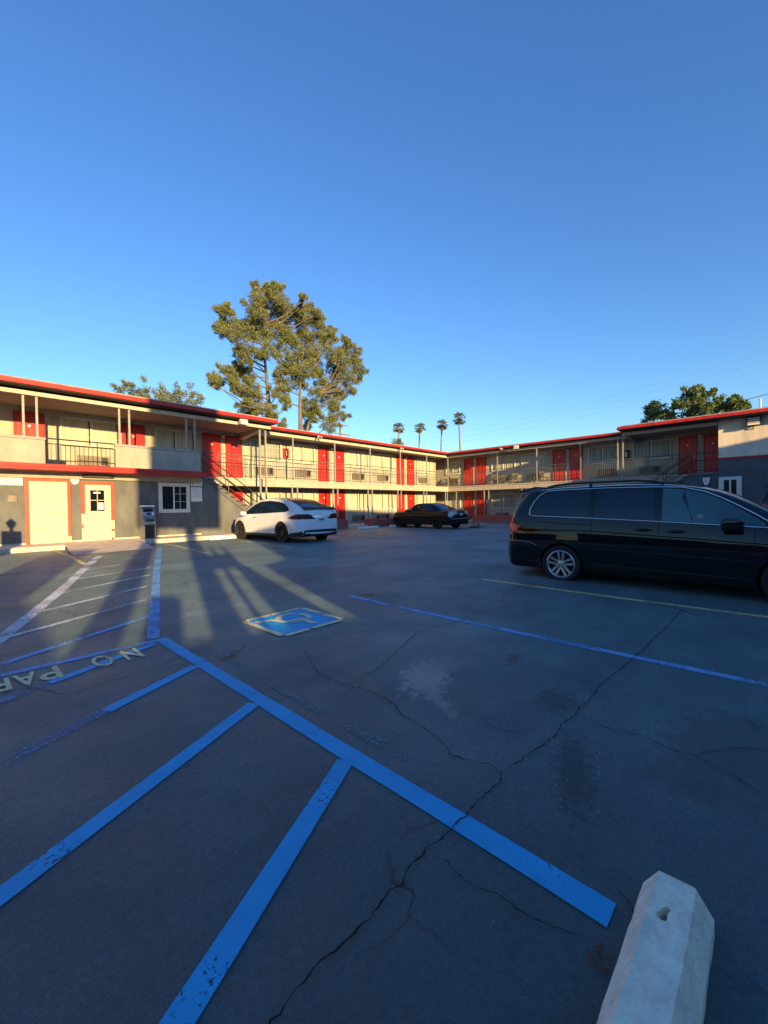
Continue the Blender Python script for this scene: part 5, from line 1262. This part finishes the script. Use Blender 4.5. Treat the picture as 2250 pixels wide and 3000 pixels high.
BIG=[(14.82, 31.0, 16.81, 0.52), (15.18, 31.0, 17.02, 0.44), (14.62, 31.0, 15.64, 0.43), (15.35, 31.0, 16.12, 0.79), (15.89, 31.0, 15.59, 0.97), (14.96, 31.0, 15.14, 0.61), (16.34, 31.0, 15.01, 0.98), (17.92, 31.0, 19.77, 0.46), (18.0, 31.0, 18.98, 0.83), (17.57, 31.0, 17.82, 0.92), (18.17, 31.0, 17.1, 1.02), (18.56, 31.0, 16.01, 1.12), (17.05, 31.0, 16.3, 0.82), (19.28, 31.0, 20.0, 0.47), (20.05, 31.0, 20.67, 0.39), (19.92, 31.0, 19.67, 0.87), (19.68, 31.0, 18.53, 0.96), (20.33, 31.0, 17.88, 1.07), (21.03, 31.0, 18.99, 0.69), (19.64, 31.0, 16.71, 1.05), (20.76, 31.0, 16.66, 0.98), (18.74, 31.0, 14.76, 0.94), (20.27, 31.0, 15.36, 0.97), (21.73, 31.0, 18.73, 0.6), (21.98, 31.0, 19.31, 0.5), (22.74, 31.0, 20.57, 0.36), (23.1, 31.0, 19.99, 0.51), (24.24, 31.0, 19.76, 0.52), (23.33, 31.0, 19.05, 0.93), (22.32, 31.0, 18.02, 0.81), (23.83, 31.0, 18.69, 0.83), (22.66, 31.0, 16.81, 1.02), (24.46, 31.0, 17.74, 0.84), (21.9, 31.0, 15.59, 1.0), (23.77, 31.0, 16.09, 1.14), (25.39, 31.0, 17.37, 0.86), (26.04, 31.0, 18.63, 0.33), (25.96, 31.0, 18.07, 0.43), (25.51, 31.0, 16.33, 0.97), (27.83, 31.0, 18.17, 0.45), (27.08, 31.0, 17.18, 0.55), (28.73, 31.0, 17.63, 0.68), (28.4, 31.0, 16.64, 0.79), (27.34, 31.0, 15.71, 0.89), (29.0, 31.0, 15.77, 0.91), (29.94, 31.0, 15.52, 0.58), (27.76, 31.0, 14.58, 0.9), (28.98, 31.0, 14.62, 0.69), (26.33, 31.0, 15.9, 0.87), (26.16, 31.0, 14.56, 0.76), (28.48, 31.0, 13.27, 0.57), (27.42, 31.0, 12.85, 0.67), (25.99, 31.0, 12.79, 0.87), (24.63, 31.0, 13.16, 0.95), (24.13, 31.0, 14.31, 0.94), (22.6, 31.0, 13.96, 1.02), (21.39, 31.0, 13.88, 1.09), (21.84, 31.0, 12.78, 0.9), (20.24, 31.0, 13.61, 0.78), (20.44, 31.0, 12.29, 0.88), (19.77, 31.0, 12.54, 0.58), (23.69, 31.0, 12.14, 0.83), (25.0, 31.0, 11.64, 0.85), (23.03, 31.0, 10.78, 1.03), (23.78, 31.0, 10.49, 0.63), (25.96, 31.0, 11.49, 0.76), (26.94, 31.0, 10.55, 0.66), (25.65, 31.0, 10.25, 0.65), (25.22, 31.0, 9.12, 0.96), (22.73, 31.0, 8.8, 0.51), (23.26, 31.0, 9.79, 0.62), (14.99, 31.0, 12.3, 0.43), (15.53, 31.0, 11.99, 0.62), (16.3, 31.0, 12.78, 0.8), (14.62, 31.0, 11.44, 0.52), (14.01, 31.0, 11.23, 0.38), (14.26, 31.0, 10.94, 0.34), (15.7, 31.0, 11.23, 0.53), (16.77, 31.0, 12.26, 0.9), (17.24, 31.0, 11.36, 0.91), (16.26, 31.0, 10.9, 0.54), (17.62, 31.0, 10.61, 0.74), (16.91, 31.0, 9.94, 0.73), (16.71, 31.0, 9.37, 0.63), (18.01, 31.0, 9.57, 0.46), (18.95, 31.0, 9.63, 0.76), (20.41, 31.0, 11.03, 0.68), (20.63, 31.0, 10.58, 0.49), (19.52, 31.0, 11.25, 0.48), (20.13, 31.0, 8.65, 0.49), (16.13, 31.0, 13.71, 0.45), (16.79, 31.0, 13.61, 0.63), (17.5, 31.0, 14.43, 0.73)]
SMALL=[(7.97, 32.0, 9.61, 0.28), (8.48, 32.0, 9.94, 0.33), (8.94, 32.0, 10.27, 0.33), (9.76, 32.0, 10.56, 0.53), (10.2, 32.0, 10.41, 0.68), (10.88, 32.0, 10.68, 0.69), (11.46, 32.0, 10.55, 0.65), (12.31, 32.0, 10.47, 0.56), (12.79, 32.0, 9.92, 0.65), (13.43, 32.0, 9.64, 0.47), (11.8, 32.0, 9.74, 0.76), (10.63, 32.0, 9.77, 0.74), (9.53, 32.0, 9.8, 0.6), (8.68, 32.0, 9.52, 0.47), (12.56, 32.0, 10.9, 0.36), (11.36, 32.0, 11.08, 0.25), (8.06, 32.0, 9.05, 0.46), (10.17, 32.0, 9.07, 0.85), (11.55, 32.0, 8.94, 0.88)]
RIGHT=[(39.0, 6.61, 9.39, 0.3), (39.0, 6.67, 9.07, 0.4), (39.0, 7.29, 8.91, 0.33), (39.0, 6.89, 8.45, 0.6), (39.0, 7.35, 8.19, 0.4), (39.0, 6.39, 8.5, 0.53), (39.0, 5.9, 8.61, 0.45), (39.0, 5.79, 8.14, 0.52), (39.0, 5.2, 9.19, 0.38), (39.0, 5.0, 8.9, 0.51), (39.0, 4.58, 9.96, 0.25), (39.0, 4.07, 9.92, 0.31), (39.0, 4.28, 9.77, 0.31), (39.0, 4.58, 9.52, 0.32), (39.0, 4.48, 9.06, 0.57), (39.0, 4.18, 9.25, 0.38), (39.0, 3.73, 9.29, 0.31), (39.0, 3.39, 9.47, 0.31), (39.0, 3.15, 9.49, 0.18), (39.0, 3.63, 8.78, 0.56), (39.0, 4.08, 8.43, 0.62), (39.0, 4.74, 8.22, 0.57), (39.0, 3.25, 8.47, 0.61), (39.0, 2.67, 8.79, 0.3), (39.0, 2.77, 8.38, 0.49), (39.0, 2.4, 8.32, 0.48), (39.0, 1.98, 8.72, 0.3), (39.0, 1.8, 8.8, 0.24), (39.0, 1.94, 8.36, 0.42), (39.0, 1.53, 8.4, 0.35), (39.0, 1.22, 8.17, 0.29), (39.0, 1.62, 8.0, 0.41), (39.0, 2.17, 7.92, 0.42), (39.0, 3.01, 8.0, 0.43), (39.0, 3.59, 8.03, 0.49), (39.0, 5.53, 7.58, 0.52), (39.0, 4.23, 7.52, 0.56), (39.0, 3.01, 7.33, 0.55)]
TRUNKS=[(18.85, 31.0, 10.18, 0.13), (18.61, 31.0, 13.79, 0.08), (18.78, 31.0, 16.45, 0.04), (21.63, 31.0, 8.55, 0.16), (21.63, 31.0, 11.05, 0.12), (21.88, 31.0, 14.59, 0.07), (22.73, 31.0, 8.69, 0.08), (23.0, 31.0, 9.75, 0.06), (24.77, 31.0, 13.4, 0.04)]
RTRUNK=[(39.0, 4.18, 8.19, 0.09), (39.0, 4.13, 9.24, 0.06)]
PALMS=[([84.7, 73.9, 22.9], [84.8, 73.7, 18.2]), ([88.7, 69.6, 22.7], [88.5, 69.8, 17.1]), ([87.9, 61.7, 22.3], [87.6, 61.9, 15.6]), ([84.1, 54.1, 22.2], [84.2, 53.9, 14.5])]

def feather(blobs, seed, n=3):
    r = random.Random(seed); out = []
    for x, y, z, rad in blobs:
        out.append((x, y, z, rad * .80))
        for k in range(n):
            a = r.uniform(0, 2 * PI); q = rad * r.uniform(.75, 1.15)
            out.append((x + math.cos(a) * q, y + r.uniform(-.5, .5) * rad * 2, z + math.sin(a) * q * .9 + .15 * rad, rad * r.uniform(.22, .42)))
    return out
def branches(base, tops, blobs, seed, r0, name_mat='bark'):
    """limbs from the trunk lines out to every foliage blob"""
    r = random.Random(seed); m = MB()
    for pts, rr in tops: m.tube(pts, rr, 8)
    segs = [Vector(p) for pts, rr in tops for p in pts]
    dense = []
    for pts, rr in tops:
        P = [Vector(p) for p in pts]
        for a, b in zip(P[:-1], P[1:]):
            for k in range(8): dense.append(a.lerp(b, k / 8))
    for (x, y, z, rad) in blobs:
        e = Vector((x, y, z)); c = [p for p in dense if p.z < e.z - .1] or dense
        s = min(c, key=lambda p: (p - e).length + max(0, p.z - e.z + .8) * 2)
        mid = s.lerp(e, .55) + Vector((r.uniform(-.2, .2), r.uniform(-.2, .2), -.15 * (e - s).length + .1))
        m.tube([s, mid, e], [r0 * .45, r0 * .28, r0 * .10], 5, cap=False)
        for k in range(2):
            q = e + Vector((r.gauss(0, 1), r.gauss(0, 1), r.gauss(0, 1))) * rad * .7; m.tube([mid.lerp(e, .6), q], [r0 * .14, r0 * .05], 4, cap=False)
    return m
rj = random.Random(3)
def spread(blobs, amt): return [(x + 0, y + rj.uniform(-amt, amt), z, r) for x, y, z, r in blobs]
def spread_x(blobs, amt): return [(x + rj.uniform(-amt, amt), y, z, r) for x, y, z, r in blobs]
def deepen(blobs, amt, d):
    out = []
    for x, y, z, r in blobs:
        f = 1 + rj.uniform(-amt, amt) / d; out.append((x * f, y * f, (z - 1.45) * f + 1.45, r * f))
    return out
big = deepen(BIG, 1.9, 31)
t1 = thing('pine_tree', (18.85, 31, G), 'tall open crowned olive green pine standing behind the left wing', 'tree')
trunks = [([(18.9, 31, G), (18.85, 31, 6), (18.85, 31, 10.2), (18.6, 31.1, 13.8), (18.6, 31.2, 17.5)], [.34, .27, .18, .11, .04]),
          ([(20.6, 30.6, G), (21.1, 30.5, 6), (21.6, 30.4, 8.6), (21.6, 30.4, 11.0), (21.8, 30.5, 14.2)], [.36, .28, .20, .14, .06]),
          ([(20.6, 30.6, 4), (22.6, 30.8, 8.4), (23.0, 31, 9.5), (24.6, 31.2, 12.6)], [.2, .15, .12, .05])]
branches(None, trunks, big, 5, .16).build('trunk', M['bark'], t1, smooth='full')
leaf_crown(feather(big, 31, 4), 11, 980, .115, 1.1, 1.35, .8).build('crown', M['pine_leaf'], t1)
sm = [(x, y, z, r * 1.1) for x, y, z, r in deepen([b for b in SMALL if b[2] < 9.95], 1, 32)]
cx = sum(b[0] for b in sm) / len(sm)
t2 = thing('pine_tree', (cx, 32, G), 'lower olive green tree top showing above the left roof', 'tree')
branches(None, [([(cx, 32, G), (cx, 32, 5), (cx + .2, 32, 9)], [.28, .22, .08])], sm, 6, .12).build('trunk', M['bark'], t2, smooth='full')
leaf_crown(feather(sm, 32, 3) + [(x, y, z - .7, r * .8) for x, y, z, r in sm[::2]], 12, 420, .12, 1.0, 1.25, .35).build('crown', M['pine_leaf'], t2)
rt = [(x, y, z, r * 1.05) for x, y, z, r in deepen(RIGHT, 1.8, 39)]
cy = sum(b[1] for b in rt) / len(rt)
t3 = thing('broadleaf_tree', (39, cy, G), 'dark green broadleaf tree spreading behind the right roof', 'tree')
branches(None, [([(39, cy, G), (39, cy, 5), (39, cy + .2, 7.5)], [.4, .3, .16]), ([(39, cy, 4.5), (39, 4.2, 8.2), (39, 4.1, 10.2)], [.25, .14, .05])], rt, 7, .16).build('trunk', M['bark'], t3, smooth='full')
leaf_crown(feather(rt, 33, 3) + [(x + 1, y, z - 1.0, r * 1.2) for x, y, z, r in rt[::3]], 13, 300, .16, 1.0, .95, .1, .6, quad=True).build('crown', M['fig_leaf'], t3)
t4 = thing('pine_tree', (35.5, 31, G), 'tiny bush top peeking over the middle of the left roof', 'tree')
bb = [(35.4, 31, 8.85, .45), (35.9, 31.2, 8.6, .5), (34.9, 31, 8.5, .4)]
branches(None, [([(35.5, 31, G), (35.5, 31, 8)], [.2, .08])], bb, 8, .08).build('trunk', M['bark'], t4)
leaf_crown(bb, 14, 400, .16, 1, 1.2).build('crown', M['pine_leaf'], t4)
for i, ((c, b), lb) in enumerate(zip(PALMS, ['leftmost of the four distant fan palms', 'second distant fan palm from the left', 'third distant fan palm, slightly curved trunk', 'tallest and rightmost of the four distant fan palms'])):
    c, b = Vector(c), Vector(b); o = thing('palm_tree', (b.x, b.y, G), lb, 'palm tree', 'fan palms far beyond the roof')
    d = (c - b); foot = b - d * ((b.z - G) / max(.5, d.z)) * .25; foot.z = G
    m = MB(); m.tube([foot, foot.lerp(b, .6) + Vector((.15, 0, 0)), b, b.lerp(c, .6), c], [.34, .26, .22, .20, .22], 8); m.build('trunk', M['palm_trunk'], o, smooth='full')
    r = random.Random(20 + i); m = MB(); mk = MB()
    for k in range(52):
        a = r.uniform(0, 2 * PI); el = r.uniform(-.75, 1.25); L = r.uniform(.8, 1.3)
        dr = Vector((math.cos(a) * math.cos(el), math.sin(a) * math.cos(el), math.sin(el))); st = c + dr * .15; en = c + dr * L; en.z -= .12 * L
        m.tube([st, en], [.03, .018], 4, cap=False)
        sd_ = dr.cross(Vector((0, 0, 1))).normalized(); upv = sd_.cross(dr)
        for j in range(9):
            t = (j - 4) / 4 * 1.25; q = dr * math.cos(t) + sd_ * math.sin(t) + upv * r.uniform(-.15, .1); q.normalize(); w = sd_ * math.cos(t) * .075 - dr * math.sin(t) * .075
            l = r.uniform(.6, .85); tip = en + q * l; tip.z -= .18 * l
            m.add([en - w * .5, en + q * l * .55 + w, tip, en + q * l * .55 - w], [(0, 1, 2, 3)])
    m.build('crown', M['palm_leaf'], o)
    for k in range(260):
        a = r.uniform(0, 2 * PI); rr = r.uniform(.2, 1.05); zz = r.uniform(-1.5, -.2); rr *= 1 + zz * .35
        p = c + Vector((math.cos(a) * rr, math.sin(a) * rr, zz + .3)); q = p + Vector((math.cos(a) * .12, math.sin(a) * .12, -.5)); w = Vector((-math.sin(a), math.cos(a), 0)) * .07
        mk.add([p - w, p + w, q], [(0, 1, 2)])
    mk.build('dry_skirt', M['palm_skirt'], o)
# utility pole and overhead wires
M['wood'] = material('weathered_wood', (.17, .13, .10), .9, vary=.2, scale=8, streak=.1)
up_ = thing('utility_pole', (38.84, 45, G), 'weathered utility pole with two crossarms beyond the left roof', 'utility pole')
m = MB(); m.tube([(38.84, 45, G), (38.84, 45, 13.35)], [.17, .13], 10); m.build('pole', M['wood'], up_, smooth='full')
for z, a, b in ((13.28, -1.0, 1.5), (11.95, -.95, 1.9)):
    m = MB(); m.cbox((38.84 + (a + b) / 2, 45, z), (b - a, .12, .14)); ca = m.build('crossarm', M['wood'], up_)
    for x in (a + .1, a + .6, b - .6, b - .1):
        m = MB(); m.lathe([(0, .0), (.05, .0), (.06, .08), (.03, .14), (0, .15)], 8, 'z', (38.84 + x, 45, z + .07)); m.build('insulator', M['metal'], ca)
M['wire'] = material('cable', (.05, .055, .065), .7, vary=.1)
M['thin_wire'] = material('thin_cable', (.22, .30, .40), .6, vary=.1)
def wire(a, b, sag, r, mat, label):
    m = MB(); a, b = Vector(a), Vector(b); P = []
    for k in range(25):
        t = k / 24; p = a.lerp(b, t); p.z -= sag * 4 * t * (1 - t); P.append(p)
    m.tube(P, r, 5); tag(m.build('overhead_wire', M[mat], smooth='full'), label, 'wire', 'overhead wires above the right wing')
wire((60, -6, 13.9), (60, 2.3, 12.45), .05, .035, 'wire', 'short dark cable above the right end of the roof')
wire((60, -8, 12.2), (60, 46, 11.15), 1.1, .012, 'wire', 'sagging cable close above the right wing roof')
for dz, lb in ((0, 'highest thin wire in the right part of the sky'), (-.85, 'second thin wire in the right part of the sky'), (-1.7, 'third thin wire in the right part of the sky')):
    wire((60, -6, 18.1 + dz), (60, 45, 13.6 + dz), .8, .010, 'thin_wire', lb)
an = thing('roof_antenna', (28, .33, RT + .05), 'thin vertical vent pipe on the roof at the right edge', 'vent pipe')
m = MB(); m.tube([(0, 0, 0), (0, 0, 1.1)], .035, 8); m.build('pipe', M['metal'], an, **LP)
m = MB(); m.box((-.35, -1.0, .0), (.35, -.25, .55)); m.build('vent_box', M['red'], an, bevel=.02, **LP)

# ---------------------------------------------------------------- unseen things behind the camera: some inferred from shadows, others added to block light
nS = Vector((math.cos(LIGHT_AZ), math.sin(LIGHT_AZ), 0)); nA = Vector((math.sin(LIGHT_AZ), -math.cos(LIGHT_AZ), 0)); TE = math.tan(SUN_ELEV)
def at(a, s, z=0): p = nA * a + nS * s; return Vector((p.x, p.y, z))
AZ = math.atan2(nA.y, nA.x)
def back_thing(name, s, label, cat): return tag(empty(name, at(0, s), AZ), label, cat)
def ab(m, a0, a1, z0, z1, d=.3): m.box((a0, -d, z0), (a1, 0, z1))
H_ = lambda w, s: w - s * TE              # height needed at distance s behind for the shadow height w
S1 = -7.0
nb = back_thing('neighbour_building', S1, 'long flat roofed stucco building behind the photographer', 'building')
m = MB(); ab(m, 3.4, 19.5, 0, H_(5.38, S1), 7); ab(m, 19.5, 34, 0, H_(5.72, S1), 7.1); m.build('wall', M['peach_wall'], nb, **LP)
m = MB(); ab(m, 2.45, 3.4, 0, H_(3.35, S1), 3); m.build('shade_block', M['peach_wall'], nb, **LP)  # lower block added to shade the ground past the roofline's end
for k in range(7):
    m = MB(); m.box((5 + k * 3.8, -.02, 1.2), (6.6 + k * 3.8, .03, 2.5)); m.build('window', M['dark_glass'], nb, **LP)
ms = back_thing('pylon_sign', S1, 'tall boxy motel pylon sign behind the photographer', 'sign')
m = MB(); ab(m, -1.2, 1.72, H_(3.85, S1), H_(5.87, S1), .5); m.build('lower_cabinet', M['white'], ms, **LP)
m = MB(); ab(m, -.78, 1.66, H_(5.87, S1), H_(8.6, S1), .5); m.build('upper_cabinet', M['white'], ms, **LP)
for a0, a1 in ((-1.0, -.55), (.36, .76)):
    m = MB(); ab(m, a0, a1, 0, H_(3.85, S1), .3); m.build('post', M['metal'], ms, **LP)
m = MB(); ab(m, .34, 1.30, H_(1.80, S1), H_(2.25, S1), .1); m.build('shade_panel', M['white'], ms, **LP)  # panel added to darken a band of ground
bw = back_thing('shade_wall', S1 + .5, 'low unseen wall added behind the photographer to shade the near ground', 'wall')  # unseen wall added to keep sun off the near ground
m = MB(); sw = S1 + .5; ab(m, -1.0, 2.5, 0, H_(.86, sw), .2)
m.prism([(-2.1, 0), (-1.0, 0), (-1.0, H_(.86, sw)), (-2.1, H_(1.5, sw))], 'y', -.2, 0)  # sloping top shaped to the edge of the lit ground
m.build('wall', M['peach_wall'], bw, **LP)
gp = back_thing('shadow_pillar', S1 + 1, 'tall unseen stucco pillar added behind the photographer to cast shade', 'pillar')  # added pillar, sized to shade a band of ground at left
m = MB(); ab(m, -3.15, -2.1, 0, H_(2.75, S1 + 1), .5); m.build('pillar', M['peach_wall'], gp, **LP)
m = MB(); ab(m, -3.2, -2.05, H_(2.75, S1 + 1), H_(2.75, S1 + 1) + .08, .55); m.build('cap', M['concrete'], gp, **LP)
hd = back_thing('shadow_boards', S1 + .8, 'slanting timber hoarding boards added unseen behind the photographer to shape sun streaks', 'blocker')  # boards added to cut the sunlight into streaks on the asphalt
hs = S1 + .8
m = MB(); m.prism([(1.21, 0), (1.9, 0), (1.9, H_(.85, hs)), (1.40, H_(1.9, hs)), (1.21, H_(1.9, hs))], 'y', -.08, 0); m.build('shadow_board', M['wood'], hd, **LP)
m = MB(); m.prism([(2.12, 0), (2.9, 0), (2.9, H_(2.05, hs)), (1.80, H_(1.8, hs)), (2.12, H_(.85, hs))], 'y', -.08, 0); m.build('shadow_board', M['wood'], hd, **LP)
m = MB(); ab(m, -.36, -.02, 0, H_(1.35, hs), .08); ab(m, -.02, .07, 0, H_(1.3, hs), .08); m.build('shadow_board', M['wood'], hd, **LP)
wr = tag(empty('western_blocker', (-24, 0, 0)), 'low unseen stucco block added left of the lot to darken reflections', 'building')  # added to block the bright horizon in the minivan's reflections
m = MB(); m.box((-2, -22, 0), (2, 12, 4)); m.build('wall', M['navy_wall'], wr, **LP)
m = MB(); m.box((-2.2, -22.2, 4), (2.2, 12.2, 4.25)); m.build('roof', M['roofing'], wr, **LP)
sl_ = back_thing('shadow_posts', S1 + 1.5, 'pair of slender unseen posts added behind the photographer to cast shade', 'post')  # posts added to narrow the sun streaks
for a0, a1 in ((.92, 1.02), (1.24, 1.36)):
    m = MB(); ab(m, a0, a1, 0, H_(2.6, S1 + 1.5), .1); m.build('post', M['metal'], sl_, **LP)
# added unseen block behind and left of the camera
tr_ = back_thing('southern_blocker', -10, 'unseen stucco block added behind and left of the photographer against sky glow', 'building')  # added to hold warm horizon glow off the asphalt
m = MB(); ab(m, -45, -7, 0, 6.2, 6); m.build('wall', M['navy_wall'], tr_, **LP)
m = MB(); ab(m, -45.2, -6.8, 6.2, 6.5, 6.4); m.build('roof', M['roofing'], tr_, **LP)
lp = tag(empty('lamp_pillar', at(-4.42, 10.0, gz(1, 11)), AZ), 'stucco pillar topped by a lantern left of the view', 'lamp pillar')
m = MB(); m.box((-.22, -.2, 0), (.22, .2, 1.72)); m.build('pillar', M['peach_wall'], lp, bevel=.02, **LP)
m = MB(); m.lathe([(0, 1.72), (.05, 1.72), (.04, 1.85), (.07, 1.87), (.12, 2.02), (.10, 2.03), (.02, 2.12), (0, 2.14)], 6); m.build('lantern', M['iron'], lp, **LP)
